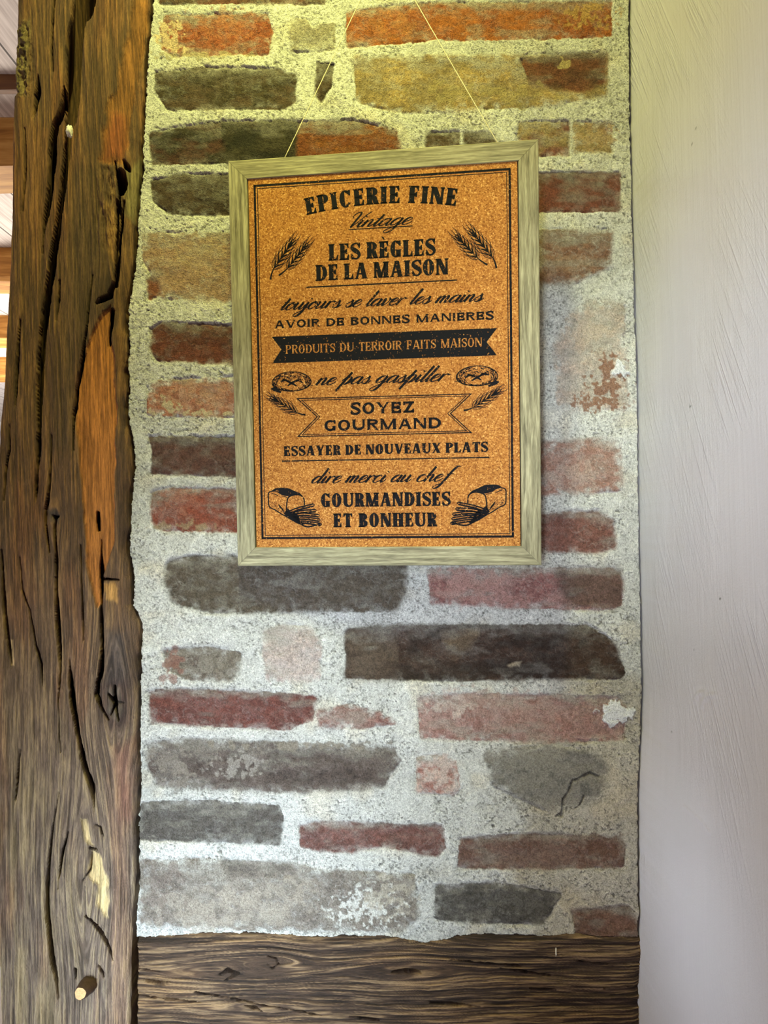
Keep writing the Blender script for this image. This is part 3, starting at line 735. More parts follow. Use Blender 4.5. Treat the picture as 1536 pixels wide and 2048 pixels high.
# ------------------------------------------------------------------ oak sill beam under the bricks
def build_sill():
    PX = 0.0005; Y0 = -0.004
    xs = np.arange(at(268, 1900)[0], at(1296, 1900)[0], 2.0 * PX)
    top = np.linspace(0, 1, 150)
    z_bot = at(768, 2300)[2]
    PXg = to_px(xs, np.full_like(xs, Y0), np.full_like(xs, at(0, 1900)[2]))[0]
    ztop = np.array([at(a, b, Y0)[2] for a, b in zip(PXg, lerp_tab(SILL_TOP, PXg) + 3 * fbm(PXg / 20, PXg * 0, 71, 3) + 1)])
    ts = np.concatenate([np.linspace(0, 0.42, 160), np.linspace(0.425, 1, 40)])
    T, X = np.meshgrid(ts, xs, indexing='ij')
    Z = ztop[None] + (z_bot - ztop[None]) * T
    px, py = to_px(X, np.full_like(X, Y0), Z)
    gy = py + 14 * fbm(px / 420, py / 120, 72, 2) + 5 * fbm(px / 70, py / 60, 73, 2)
    for kx, ky, kr, amp in ((455, 1945, 60, 16), (545, 1927, 40, 14), (815, 1942, 60, 14), (510, 2015, 50, 12)):
        dx, dy = (px - kx) / 2.0, py - ky
        gy = gy - amp * np.exp(-(dx ** 2 + dy ** 2) / kr ** 2) * np.tanh(dy / 7)
    g1 = fbm(gy / 3.8, px / 170, 74, 4, 0.7); g2 = fbm(gy / 15, px / 420, 75, 3); g3 = fbm(gy / 1.9, px / 40, 76, 2)
    patch = fbm(px / 170, py / 50, 77, 3)
    t = np.clip(0.5 + 2.3 * g1 + 1.1 * g3 + 0.5 * patch, 0, 1)[..., None]
    dark, base, lite = lin((44, 34, 28), 1), lin((74, 57, 45), 1), lin((134, 110, 84), 1)
    col = np.where(t < 0.5, dark + (base - dark) * t * 2, base + (lite - base) * (t - 0.5) * 2)
    tanp = (sstep(0.0, 0.2, patch + 0.6 * g2) * 0.45)[..., None]
    col = col * (1 - tanp) + col * np.array([1.35, 1.22, 1.0]) * tanp
    hgt = 0.0040 * g1 + 0.0040 * g2 + 0.0018 * g3
    for pts in ([(440, 1950, 3), (455, 1942, 8), (475, 1948, 5), (450, 1962, 2)], [(290, 1962, 3), (320, 1968, 6), (338, 1966, 2)], [(785, 1944, 3), (815, 1942, 11), (840, 1944, 4)],
                [(490, 2010, 2), (512, 2016, 6), (524, 2022, 2)], [(272, 1938, 3), (300, 1942, 4), (320, 1944, 1)], [(1000, 1936, 2), (1060, 1946, 4), (1100, 1952, 2)], [(1150, 1922, 2), (1220, 1930, 4), (1278, 1930, 3)],
                [(1060, 1978, 3), (1110, 1980, 4)], [(700, 2032, 3), (740, 2038, 6), (756, 2040, 2)], [(390, 1985, 2), (480, 2000, 3), (540, 2012, 2), (640, 2030, 1)], [(535, 1914, 1.5), (552, 1918, 2), (556, 1930, 2), (545, 1938, 2), (534, 1930, 1.5)],
                [(860, 2006, 2), (900, 2008, 4), (960, 2012, 1)], [(1210, 1978, 2), (1250, 1974, 3), (1278, 1976, 3)], [(270, 1990, 2), (330, 1998, 3), (400, 2004, 1)], [(900, 1918, 2), (980, 1926, 3), (1040, 1932, 1)]):
        f, hw = path_field(px, py, pts); f = f + 3 * fbm(px / 12, py / 6, 78, 3)
        hgt -= np.clip(0.004 + 0.004 * hw, 0.004, 0.03) * sstep(1.2, -1, f)
    hgt -= 0.008 * np.exp(-np.abs(py - lerp_tab(SILL_TOP, px)) / 4)
    hgt -= 0.004 * np.exp(-np.maximum(lerp_tab(CORNER, py) - px, 0) / 12) * (1 + 0.8 * fbm(px / 16, py / 16, 79, 2))
    # left end rounds into the dark gap beside the post
    eL = px - 272
    hgt -= 0.030 * sstep(4, -4, eL + 5 * fbm(px / 8, py / 14, 80, 2))
    front = np.stack([X, Y0 - hgt, Z], -1)[:, ::-1]
    nr, nc = X.shape
    V = front.reshape(-1, 3)
    back = np.stack([front[0, :, 0], np.full(nc, 0.035), front[0, :, 2]], -1); back2 = np.stack([front[-1, :, 0], np.full(nc, 0.035), front[-1, :, 2]], -1)
    verts = np.concatenate([V, back, back2])
    i0 = np.arange(nc); iN = (nr - 1) * nc + i0; j0 = nr * nc + i0; jN = j0 + nc
    q = grid_quads(nr, nc)[:, ::-1]
    qt = np.stack([i0[:-1], i0[1:], j0[1:], j0[:-1]], -1); qb = np.stack([iN[:-1], jN[:-1], jN[1:], iN[1:]], -1)
    cc = col[:, ::-1]
    o = mesh_np('oak_timber', verts, np.concatenate([q, qt, qb]), MAT_BEAM, color=np.concatenate([cc.reshape(-1, 3), cc[0], cc[-1]]))
    return tag(o, 'rough dark oak horizontal beam lying below the brickwork', 'wooden beam')


sill = build_sill()
sp = lump('pale_splinter', at(1112, 1904, -0.0065), (0.0006, 0.0008, 0.0042), MAT_WHITE, sill, 9, 8)
sp['label'] = 'short white splinter of wood'


# ------------------------------------------------------------------ dowel in the post
def build_peg():
    base = at(181, 1966, -0.004); tip = at(160.5, 1987.5, -0.026)
    root = empty('wooden_peg', base)
    ax = Vector(tip - base); L = ax.length; zq = ax.normalized()
    R = zq.to_track_quat('Z', 'Y').to_matrix()
    N = 28; rings = [(-0.012, .0082), (0.0, .0083), (0.006, .0080), (0.012, .0074), (0.018, .0066), (L - .0012, .0058), (L, .0053)]
    vs, fs = [], []
    for k, (h, r) in enumerate(rings):
        for j in range(N):
            a = 2 * math.pi * j / N
            w = 1 + 0.05 * math.sin(3 * a + 1) + 0.035 * math.sin(7 * a + k)
            vs.append(R @ Vector((r * w * math.cos(a), r * w * math.sin(a), h)))
    for k in range(len(rings) - 1):
        for j in range(N):
            a = k * N + j; b = k * N + (j + 1) % N
            fs.append((a, b, b + N, a + N))
    fs.append(tuple(reversed(range(N))))
    mesh_py('shaft', vs, fs, MAT_PEG, root, smooth=True)
    e0 = len(vs) - N
    ev = [Vector(v) for v in vs[e0:]] + [R @ Vector((0.0004, 0, L + 0.0006))]
    rim = [R @ (R.transposed() @ v * 1.0 - Vector((0, 0, 0.0006))) for v in ev[:N]]
    ev = ev + rim
    ef = [(j, (j + 1) % N, N) for j in range(N)] + [(N + 1 + j, N + 1 + (j + 1) % N, (j + 1) % N, j) for j in range(N)]
    e = mesh_py('cut_end', ev, ef, MAT_PEGEND, root)
    e['label'] = 'pale freshly cut end grain'
    tag(root, 'dark tapered wooden peg with a pale cut end sticking out of the post', 'peg')


build_peg()


# ------------------------------------------------------------------ painted side wall on the right
def build_side():
    ys = np.concatenate([np.arange(0.03, -0.27, -0.0015), np.arange(-0.28, -1.6, -0.03)])
    z_lo, z_hi = at(768, 2100)[2], at(768, -60)[2]
    zs = np.concatenate([np.arange(0, z_lo, 0.03), np.arange(z_lo, z_hi, 0.0015), np.arange(z_hi, 2.62, 0.02)])
    Yg, Z = np.meshgrid(ys, zs)
    py0 = to_px(np.zeros_like(zs), np.zeros_like(zs), zs)[1]
    cx = np.array([at(c, p, 0.0)[0] for c, p in zip(lerp_tab(CORNER, py0), py0)])
    flat = 0.2566
    k = np.exp(np.minimum(Yg, 0) / 0.05)
    wob = 0.0022 * fbm(Yg * 14 + 3, Z * 7, 91, 3) + 0.0006 * fbm(Yg * 70, Z * 12, 92, 2) + 0.0012 * fbm(np.zeros_like(Z), Z * 90, 93, 3) * k
    X = flat + (cx - flat)[:, None] * k + wob
    px, py = to_px(X, Yg, Z)
    rel = np.zeros_like(X)
    # two crescent dents and a scratched line in the paint
    for (mx, my, r0) in ((1405, 1402, 15), (1424, 1412, 20)):
        d = np.hypot(px - mx, (py - my) * 0.9); ang = np.arctan2(py - my, px - mx)
        rel += 0.0008 * np.exp(-((d - r0) / 2.6) ** 2) * sstep(-0.2, -0.8, np.sin(ang + 0.7))
    f, _ = path_field(px, py, [(1370, 1614, 2), (1392, 1632, 1.5), (1408, 1650, 2), (1420, 1665, 1)])
    rel += 0.0006 * sstep(2, -1, f + 8 * fbm(px / 5, py / 5, 94, 2))
    X = X - rel
    col = np.broadcast_to(np.array([0.565, 0.545, 0.585]), X.shape + (3,)).copy()
    col *= (1 + 0.10 * fbm(Yg * 9, Z * 6, 95, 3))[..., None]
    # dirt specks
    for (sx, sy, r) in ((1380, 812, 3), (1392, 257, 2.5), (1384, 288, 2.5), (1440, 1198, 2.5), (1343, 1464, 2), (1430, 690, 1.8), (1438, 678, 1.6), (1388, 1300, 1.6)):
        m = sstep(r, r - 1.6, np.hypot(px - sx, py - sy))[..., None]
        col = col * (1 - m) + 0.06 * m
    col = col * 1.0
    verts = np.stack([X, Yg, Z], -1)
    q = grid_quads(*X.shape)
    o = mesh_np('wall_right', verts.reshape(-1, 3), q, MAT_SIDE, color=col.reshape(-1, 3))
    struct(o)
    struct(box('wall_outer', (0.285, -1.58, 0), (0.42, 0.02, 2.60), MAT_PLASTER))


build_side()
struct(box('floor', (-3.6, -3.4, -0.06), (0.42, 5.2, 0.0), MAT_FLOOR))


# ------------------------------------------------------------------ the next room beyond the post: limewashed ceiling on pine beams
HB = 0.70
EYE = CAM[2]
ZC = EYE + HB * 1.13
struct(box('ceiling', (-3.6, 0.20, ZC), (-0.30, 4.6, ZC + 0.03), MAT_PLANK))
struct(box('wall_left', (-3.7, 0.20, 0.0), (-3.6, 4.7, ZC + 0.03), MAT_PLASTER))
struct(box('wall_far', (-3.6, 4.6, 0.0), (-0.30, 4.7, ZC + 0.03), MAT_PLASTER))
LAB = ['golden pine ceiling beam nearest to the post, highest of the row', 'golden pine ceiling beam second from the top behind the post',
       'golden pine ceiling beam third from the top behind the post', 'golden pine ceiling beam fourth down, farthest back behind the post']


def ceiling_beam(name, y0, y1, z0, z1, seed):
    r = random.Random(seed); n = 26; prof = [(y0, z0), (y1, z0), (y1, z1), (y0, z1)]
    b = 0.008
    prof = [(y0, z0 + b), (y0 + b, z0), (y1 - b, z0), (y1, z0 + b), (y1, z1), (y0, z1)]
    vs, fs = [], []; m = len(prof)
    for i in range(n + 1):
        x = -3.4 + (3.08) * i / n
        for (y, z) in prof:
            vs.append((x, y + r.uniform(-.002, .002), z + (r.uniform(-.002, .002) if z < z1 else 0)))
    for i in range(n):
        for j in range(m):
            a = i * m + j; c = i * m + (j + 1) % m
            fs.append((a, a + m, c + m, c))
    fs.append(tuple(range(m))); fs.append(tuple(reversed([n * m + j for j in range(m)])))
    return mesh_py(name, vs, fs, MAT_CBEAM)


for i in range(4):
    d = HB * (1.99 + 0.925 * i); w = HB * 0.18
    o = ceiling_beam('pine_joist', CAM[1] + d, CAM[1] + d + w, EYE + HB, ZC - 0.0005, i)
    tag(o, LAB[i], 'ceiling beam', 'pine beams of the next room')
o = ceiling_beam('wooden_batten', CAM[1] + HB * 1.80, CAM[1] + HB * 1.84, ZC - 0.022, ZC - 0.0005, 9)
o.data.materials[0] = wood_mat('brown_batten', (0.1, 1, 1), (0.08, 0.03, 0.012), (0.14, 0.06, 0.02), (0.2, 0.09, 0.03), 30)
tag(o, 'thin brown batten under the limewashed ceiling planks beside the post top', 'batten')

# ------------------------------------------------------------------ the cork board in its driftwood frame (local millimetres: u right, v up, w towards the room)
PA, PB, PC = 6.86254428e-02, -7.69680869e-03, -1.21305061e-01
MB = Matrix.Rotation(PC, 4, 'Z') @ Matrix.Rotation(PA, 4, 'X') @ Matrix.Rotation(PB, 4, 'Y')
sign = empty('framed_sign', (0, 0, 0))
sign.matrix_world = Matrix.Translation((-1.34532e-03, -4.29127e-02, 1.71197994)) @ MB
tag(sign, 'cork house-rules sign with black French lettering in a pale wood frame, hung on the bricks', 'sign')
MM = 0.001
HW, HH = 146.5, 195.25


def loc3(u, v, w=0.0): return (u * MM, -w * MM, v * MM)


def rail(i):
    # profile: (inset from outer edge, height w); face at w = 0
    prof = [(0, -11.5), (0, -0.7), (0.7, 0), (17.5, 0), (18.2, -0.6), (18.2, -5.0), (6, -5.0), (6, -11.5)]
    cs = [(-1, 1), (1, 1), (1, -1), (-1, -1)]
    a, b = cs[i], cs[(i + 1) % 4]
    vs = []
    g = 0.14
    for (sx, sy), s in ((a, 1), (b, -1)):
        for d, w in prof:
            u, v = sx * (HW - d), sy * (HH - d)
            if i in (0, 2): u += -sx * g * 1.0
            else: v += -sy * g * 1.0
            vs.append(loc3(u, v, w))
    n = len(prof)
    fs = [(j, (j + 1) % n, n + (j + 1) % n, n + j) for j in range(n)]
    fs += [tuple(reversed(range(n))), tuple(range(n, 2 * n))]
    o = mesh_py('frame_rail', vs, fs, MAT_RAIL_H if i in (0, 2) else MAT_RAIL_V, sign)
    return o


for i in range(4): rail(i)


def slab(name, hw, hh, w0, w1, mat):
    return box(name, (-hw * MM, -w1 * MM, -hh * MM), (hw * MM, -w0 * MM, hh * MM), mat, sign)


slab('cork_panel', 127.3, 177.2, -4.6, -1.2, MAT_CORK)
slab('backing_board', 139.8, 188.5, -8.5, -5.1, MAT_GAP_SHADE)
INK_W = -1.12


class Ink:
    """collects flat printed polygons"""
    def __init__(s): s.v = []; s.f = []
    def poly(s, pts):
        b = len(s.v); s.v += [tuple(p) for p in pts]; s.f.append(tuple(range(b, b + len(pts))))
    def strip(s, A, B):
        b = len(s.v); n = len(A); s.v += [tuple(p) for p in A] + [tuple(p) for p in B]
        for i in range(n - 1): s.f.append((b + i, b + i + 1, b + n + i + 1, b + n + i))
    def stroke(s, pts, w, closed=False):
        P = np.array(pts, float)
        if closed: P = np.vstack([P, P[:1]])
        W = np.full(len(P), w) if np.isscalar(w) else np.array(w, float)
        T = np.gradient(P, axis=0); T /= (np.linalg.norm(T, axis=1, keepdims=True) + 1e-9)
        if closed:
            t = (P[1] - P[-2]); t /= np.linalg.norm(t); T[0] = T[-1] = t
        N = np.stack([-T[:, 1], T[:, 0]], 1)
        s.strip(P + N * W[:, None] / 2, P - N * W[:, None] / 2)
    def line(s, a, b, w):
        s.stroke([a, b], w)
    def add(s, polys, fn):
        for p in polys:
            s.poly([fn(*q) for q in p])
    def build(s, name, mat=None, w=INK_W):
        o = mesh_py(name, [loc3(u, v, w) for u, v in s.v], s.f, mat or MAT_INK, sign)
        # all faces look at the room
        me = o.data
        flip = [p.index for p in me.polygons if p.normal.y > 0]
        if flip:
            for i in flip: me.polygons[i].flip()
        return o


def cr(pts, n=10, closed=False):
    """Catmull-Rom through points"""
    P = [np.array(p, float) for p in pts]
    if closed: P = [P[-1]] + P + [P[0], P[1]]
    else: P = [2 * P[0] - P[1]] + P + [2 * P[-1] - P[-2]]
    out = []
    for i in range(1, len(P) - 2):
        for k in range(n):
            t = k / n
            a, b, c, d = P[i - 1], P[i], P[i + 1], P[i + 2]
            out.append(0.5 * ((2 * b) + (-a + c) * t + (2 * a - 5 * b + 4 * c - d) * t * t + (-a + 3 * b - 3 * c + d) * t ** 3))
    out.append(P[-2]); return np.array(out)


# ---- roman capitals drawn from stems, bars, bowls and bracketed serifs (cap height 1)
class Caps:
    def __init__(s, sw, tw, sl, st, wide, br=0.05, tick=0.10):
        s.sw, s.tw, s.sl, s.st, s.wd, s.br, s.tick = sw, tw, sl, st, wide, br, tick
    def stem(s, x, w=None, y0=0.0, y1=1.0, foot=True, head=True, sl=None):
        w = w or s.sw; sl = s.sl if sl is None else sl; P = [[(x, y0), (x + w, y0), (x + w, y1), (x, y1)]]
        if foot: P.append([(x - sl, y0), (x + w + sl, y0), (x + w + sl, y0 + s.st), (x + w, y0 + s.st + s.br), (x, y0 + s.st + s.br), (x - sl, y0 + s.st)])
        if head: P.append([(x - sl, y1), (x - sl, y1 - s.st), (x, y1 - s.st - s.br), (x + w, y1 - s.st - s.br), (x + w + sl, y1 - s.st), (x + w + sl, y1)])
        return P
    def bar(s, x0, x1, y, h=None):
        h = h or s.tw; return [[(x0, y), (x1, y), (x1, y + h), (x0, y + h)]]
    def beak(s, x, y, dirn, h):
        t = s.tw
        return [[(x, y), (x, y + dirn * h), (x - t * .55, y + dirn * h), (x - t * 1.5, y + dirn * t * .9), (x - t * 1.5, y)]]
    def ring(s, cx, cy, rx, ry, wx, wy, a0, a1, n=22):
        P = []
        for k in range(n):
            q = []
            for a in (a0 + (a1 - a0) * k / n, a0 + (a1 - a0) * (k + 1) / n):
                c, d = math.cos(math.radians(a)), math.sin(math.radians(a)); q.append((c, d))
            (c0, d0), (c1, d1) = q
            P.append([(cx + rx * c0, cy + ry * d0), (cx + rx * c1, cy + ry * d1), (cx + (rx - wx) * c1, cy + (ry - wy) * d1), (cx + (rx - wx) * c0, cy + (ry - wy) * d0)])
        return P
    def diag(s, x0, y0, x1, y1, w):
        return [[(x0 - w / 2, y0), (x0 + w / 2, y0), (x1 + w / 2, y1), (x1 - w / 2, y1)]]
    def sf(s, xc, w, y, top=False):
        y0, y1 = (y - s.st, y) if top else (y, y + s.st)
        return [[(xc - w / 2 - s.sl, y0), (xc + w / 2 + s.sl, y0), (xc + w / 2 + s.sl, y1), (xc - w / 2 - s.sl, y1)]]
    def glyph(s, ch):
        sw, tw, sl, W = s.sw, s.tw, s.sl, s.wd
        x = sl
        if ch in 'EÈFL':
            w = W * 0.86; P = s.stem(x); e = x + w - sl * .2; k = s.tick + tw
            if ch != 'L': P += s.bar(x, e - .02, 1 - tw) + s.beak(e - .02, 1, -1, k + .1)
            if ch in 'EÈF': P += s.bar(x, e - .12, .5 - tw / 2) + s.beak(e - .10, .5, 1, k * .75) + s.beak(e - .10, .5, -1, k * .75)
            if ch != 'F': P += s.bar(x, e, 0) + s.beak(e, 0, 1, k + .13)
            if ch == 'È': P.append([(x + w * .2, 1.27), (x + w * .44, 1.27), (x + w * .58, 1.08), (x + w * .46, 1.08)])
            return P, w + sl * 1.2
        if ch == 'I': return s.stem(x), sw + 2 * sl
        if ch == 'H':
            w = W * 1.08; return s.stem(x) + s.stem(x + w - sw) + s.bar(x, x + w, .5 - tw / 2), w + 2 * sl
        if ch == 'N':
            w = W * 1.06; t = max(tw, sw * .5)
            return s.stem(x, t) + s.stem(x + w - t, t, foot=False) + s.diag(x + sw * .45, 1, x + w - sw * .42, 0, sw * 1.08), w + 2 * sl
        if ch == 'M':
            w = W * 1.34; t = max(tw, sw * .5)
            return s.stem(x, t) + s.stem(x + w - sw) + s.diag(x + sw * .45, 1, x + w * .46, 0, sw) + s.diag(x + w - sw * .5, 1, x + w * .46, 0, t), w + 2 * sl
        if ch in 'AV':
            w = W * 1.12; t = max(tw, sw * .5); up = ch == 'A'
            a, b = (0, 1) if up else (1, 0)
            m = x + w / 2
            if up: P = s.diag(x + t / 2, 0, m - sw * .12, 1, t) + s.diag(x + w - sw / 2, 0, m, 1, sw) + s.bar(x + w * .24, x + w * .74, .26) + s.sf(x + t / 2, t, 0) + s.sf(x + w - sw / 2, sw, 0)
            else: P = s.diag(x + sw / 2, 1, m, 0, sw) + s.diag(x + w - t / 2, 1, m + sw * .12, 0, t) + s.sf(x + sw / 2, sw, 1, True) + s.sf(x + w - t / 2, t, 1, True)
            return P, w + 2 * sl * .8
        if ch == 'X':
            w = W * 1.08; t = max(tw, sw * .45)
            return s.diag(x + sw / 2, 1, x + w - sw / 2, 0, sw * 1.05) + s.diag(x + w - t / 2, 1, x + t / 2, 0, t) + s.sf(x + sw / 2, sw, 1, True) + s.sf(x + w - t / 2, t, 1, True) + s.sf(x + w - sw / 2, sw, 0) + s.sf(x + t / 2, t, 0), w + 2 * sl
        if ch == 'Y':
            w = W * 1.1; t = max(tw, sw * .45); m = x + w / 2
            return s.stem(m - sw / 2, y1=.5, head=False) + s.diag(x + sw / 2, 1, m, .42, sw) + s.diag(x + w - t / 2, 1, m + sw * .2, .42, t) + s.sf(x + sw / 2, sw, 1, True) + s.sf(x + w - t / 2, t, 1, True), w + 2 * sl
        if ch == 'Z':
            w = W * .95; k = s.tick + tw
            P = s.diag(x + w - sw * .6, 1, x + sw * .6, 0, sw * 1.2) + s.bar(x, x + w, 1 - tw) + s.bar(x, x + w, 0) + s.beak(x + w, 0, 1, k + .1)
            P.append([(x, 1), (x, 1 - k - .1), (x + tw * .55, 1 - k - .1), (x + tw * 1.5, 1 - tw), (x + tw * 1.5, 1)])
            return P, w + 2 * sl * .6
        if ch == 'T':
            w = W * 1.0; m = x + w / 2; k = s.tick + tw + .06
            P = s.stem(m - sw / 2, head=False) + s.bar(x, x + w, 1 - tw) + s.beak(x + w, 1, -1, k)
            P.append([(x, 1), (x, 1 - k), (x + tw * .55, 1 - k), (x + tw * 1.5, 1 - tw), (x + tw * 1.5, 1)])
            return P, w + sl
        if ch == 'U':
            w = W * 1.08; t = max(tw, sw * .55); ry = min(.42, w * .5)
            P = s.stem(x, y0=ry, foot=False) + s.stem(x + w - t, t, y0=ry, foot=False)
            cx = x + w / 2; n = 20
            for k in range(n):
                q = []
                for a in (180 + 180 * k / n, 180 + 180 * (k + 1) / n):
                    c, d = math.cos(math.radians(a)), math.sin(math.radians(a))
                    lo = (cx + w / 2 * c, ry + (ry + .01) * d)
                    ci = (x + sw + x + w - t) / 2; ri = (w - sw - t) / 2
                    q.append((lo, (ci + ri * c, ry + (ry - tw * 1.25) * d)))
                P.append([q[0][0], q[1][0], q[1][1], q[0][1]])
            return P, w + 2 * sl
        if ch == 'O':
            w = W * 1.08; return s.ring(x + w / 2 - sl * .5, .5, w / 2, .515, sw * 1.02, tw, 0, 360, 44), w + sl
        if ch in 'CG':
            w = W * 1.02; cx = x + w / 2 - sl * .5; P = s.ring(cx, .5, w / 2, .515, sw, tw, 52, 310, 34); k = s.tick + tw
            xr = cx + w / 2 * .92
            P.append([(xr - tw * .4, 1.0), (xr, 1.0), (xr, .66), (xr - tw * .45, .66), (xr - sw * .9, .86), (xr - sw * 1.0, .94)])
            if ch == 'G':
                P += [[(xr - sw, .02), (xr, .02), (xr, .46), (xr - sw, .46)]] + [[(xr - sw - sl * 1.3, .46 - s.st), (xr + sl * .9, .46 - s.st), (xr + sl * .9, .46), (xr - sw - sl * 1.3, .46)]]
                P += s.ring(cx, .5, w / 2, .515, sw, tw, 285, 322, 8)
            else:
                P += s.ring(cx, .5, w / 2, .515, sw * .6, tw, 305, 328, 8)
            return P, w + sl * 1.1
        if ch == 'D':
            w = W * 1.06; rx = w * .62; cx = x + w - rx
            P = s.stem(x) + s.bar(x, cx, 0) + s.bar(x, cx, 1 - tw) + s.ring(cx, .5, rx, .5, sw, tw, -90, 90, 26)
            return P, w + sl * 1.2
        if ch in 'PRB':
            w = W * .94; ryt = .27 if ch != 'B' else .255; cy = 1 - ryt; rx = min(w * .52, .5); cx = x + w - rx - (0.03 if ch == 'B' else 0)
            P = s.stem(x) + s.bar(x, cx, 1 - tw) + s.bar(x, cx, 1 - 2 * ryt) + s.ring(cx, cy, rx, ryt, sw * .95, tw, -90, 90, 22)
            if ch == 'R':
                P += s.diag(x + sw + (w - sw) * .3, .48, x + w - sw * .30, 0, sw * 1.0) + [[(x + w - sw * .75, 0), (x + w + sl * 1.3, 0), (x + w + sl * 1.3, s.st * 1.1), (x + w - sw * .75, s.st * 1.4)]]
                return P, w + 2 * sl
            if ch == 'B':
                ry = .265; P += s.bar(x, cx, 0) + s.ring(cx, ry, rx + .03, ry, sw, tw, -90, 90, 22)
            return P, w + sl * 1.2
        if ch == 'S':
            w = W * .88
            c = cr([(.93, .80), (.80, .93), (.50, .955), (.16, .86), (.14, .68), (.42, .545), (.72, .42), (.88, .24), (.66, .06), (.40, .045), (.12, .10), (.05, .24)], 8)
            n = len(c); tt = np.linspace(0, 1, n)
            wd = tw * 1.05 + (sw * 1.0 - tw) * np.exp(-((tt - .47) / .17) ** 2)
            pts = np.stack([x + c[:, 0] * w, .5 + (c[:, 1] - .5) * 1.0], 1)
            T = np.gradient(pts, axis=0); T /= np.linalg.norm(T, axis=1, keepdims=True); N = np.stack([-T[:, 1], T[:, 0]], 1)
            A = pts + N * wd[:, None] / 2; B = pts - N * wd[:, None] / 2
            P = [[tuple(A[i]), tuple(A[i + 1]), tuple(B[i + 1]), tuple(B[i])] for i in range(n - 1)]
            P.append([(x + w * .86, 1.0), (x + w * .97, 1.0), (x + w * .97, .66), (x + w * .90, .66), (x + w * .66, .88)])
            P.append([(x + w * .02, .0), (x + w * .13, .0), (x + w * .34, .12), (x + w * .09, .36), (x + w * .02, .36)])
            return P, w + sl
        return [], W * 0.55                      # space

    def layout(s, text, gap=0.06, space=None):
        out = []; x = 0
        for ch in text:
            if ch == ' ':
                x += space or s.wd * .5; continue
            P, a = s.glyph(ch)
            out.append((x, P, a)); x += a + gap
        return out, x - gap


def caps_line(name, font, text, u0, u1, v0, v1, gap=0.06, space=None, slope=0.0, mat=None, w=INK_W, arc=None):
    lay, total = font.layout(text, gap, space); H = v1 - v0; k = (u1 - u0) / total; ink = Ink()
    for x, P, a in lay:
        for p in P:
            if arc:
                # each letter stands square on a circle of radius arc
                xc = u0 + k * (x + a / 2); th = xc / arc
                q = []
                for (gx, gy) in p:
                    du = (gx - a / 2) * k; dv = gy * H
                    q.append((arc * math.sin(th) + du * math.cos(th) + dv * math.sin(th), v0 - arc * (1 - math.cos(th)) - du * math.sin(th) + dv * math.cos(th)))
                ink.poly(q)
            else:
                ink.poly([(u0 + k * (x + gx), v0 + gy * H + slope * k * x) for gx, gy in p])
    return ink.build(name, mat, w)


BOLD = Caps(.27, .10, .05, .06, .60, .05, .09)
BLACKF = Caps(.28, .10, .055, .055, .64, .05, .10)
LIGHT = Caps(.155, .075, .05, .05, .58, .03, .08)
WIDE = Caps(.27, .20, .05, .06, 1.02, .0, .03)

border = Ink()
for (a, b, c, d, t) in ((-122.2, 171.6, 121.4, -169.2, 2.1), (-118.7, 168.2, 118.0, -165.8, 0.7)):
    border.poly([(a, b), (c, b), (c, b - t), (a, b - t)]); border.poly([(a, d + t), (c, d + t), (c, d), (a, d)])
    border.poly([(a, b), (a + t, b), (a + t, d), (a, d)]); border.poly([(c - t, b), (c, b), (c, d), (c - t, d)])
border.build('printed_border')

caps_line('printed_heading', BOLD, 'EPICERIE FINE', -71.2, 71.2, 146.3, 162.2, .07, .34, arc=397)
caps_line('printed_lettering', BLACKF, 'LES RÈGLES', -50.5, 51.3, 96.0, 111.5, .05, .30)
caps_line('printed_lettering', BLACKF, 'DE LA MAISON', -63.4, 63.4, 77.6, 92.6, .05, .30)
caps_line('printed_lettering', WIDE, 'AVOIR DE BONNES MANIÈRES', -104.4, 104.6, 34.4, 41.9, .13, .62)
caps_line('printed_lettering', WIDE, 'SOYEZ', -32.0, 29.3, -50.0, -39.2, .12)
caps_line('printed_lettering', WIDE, 'GOURMAND', -57.7, 54.6, -65.4, -55.0, .13)
caps_line('printed_lettering', BLACKF, 'ESSAYER DE NOUVEAUX PLATS', -98.3, 98.1, -88.6, -79.0, .05, .32)
caps_line('printed_lettering', BOLD, 'GOURMANDISES', -62.6, 62.4, -138.6, -125.2, .05)
caps_line('printed_lettering', BOLD, 'ET BONHEUR', -50.7, 49.6, -158.2, -144.8, .06, .34)

bn = Ink(); bn.poly([(-107.5, 26.5), (107.6, 26.2), (97.8, 13.7), (-98.2, 14.1)]); bn.poly([(-98.2, 14.1), (97.8, 13.7), (107.2, 1.0), (-107.5, 1.2)])
bn.build('printed_banner')
caps_line('banner_lettering', LIGHT, 'PRODUITS DU TERROIR FAITS MAISON', -94.2, 93.7, 9.7, 18.0, .06, .42, mat=MAT_CORK, w=INK_W + 0.06)

rb = Ink()
RIB = [(-84.8, -33.0), (84.0, -33.6), (64.2, -51.9), (83.8, -70.6), (-84.8, -70.4), (-65.0, -51.5)]


def inset(poly, d):
    n = len(poly); out = []
    for i in range(n):
        p0, p1, p2 = (np.array(poly[(i + k) % n], float) for k in (-1, 0, 1))
        e1 = p1 - p0; e1 /= np.linalg.norm(e1); e2 = p2 - p1; e2 /= np.linalg.norm(e2)
        n1 = np.array([e1[1], -e1[0]]); n2 = np.array([e2[1], -e2[0]])
        m = n1 + n2; out.append(p1 + m * d / (1 + n1 @ n2 + 1e-9))
    return out


for d0, d1 in ((0, 1.0), (1.9, 2.6)):
    A = inset(RIB, d0); B = inset(RIB, d1); n = len(A)
    for i in range(n): rb.poly([A[i], A[(i + 1) % n], B[(i + 1) % n], B[i]])
rb.build('printed_ribbon')

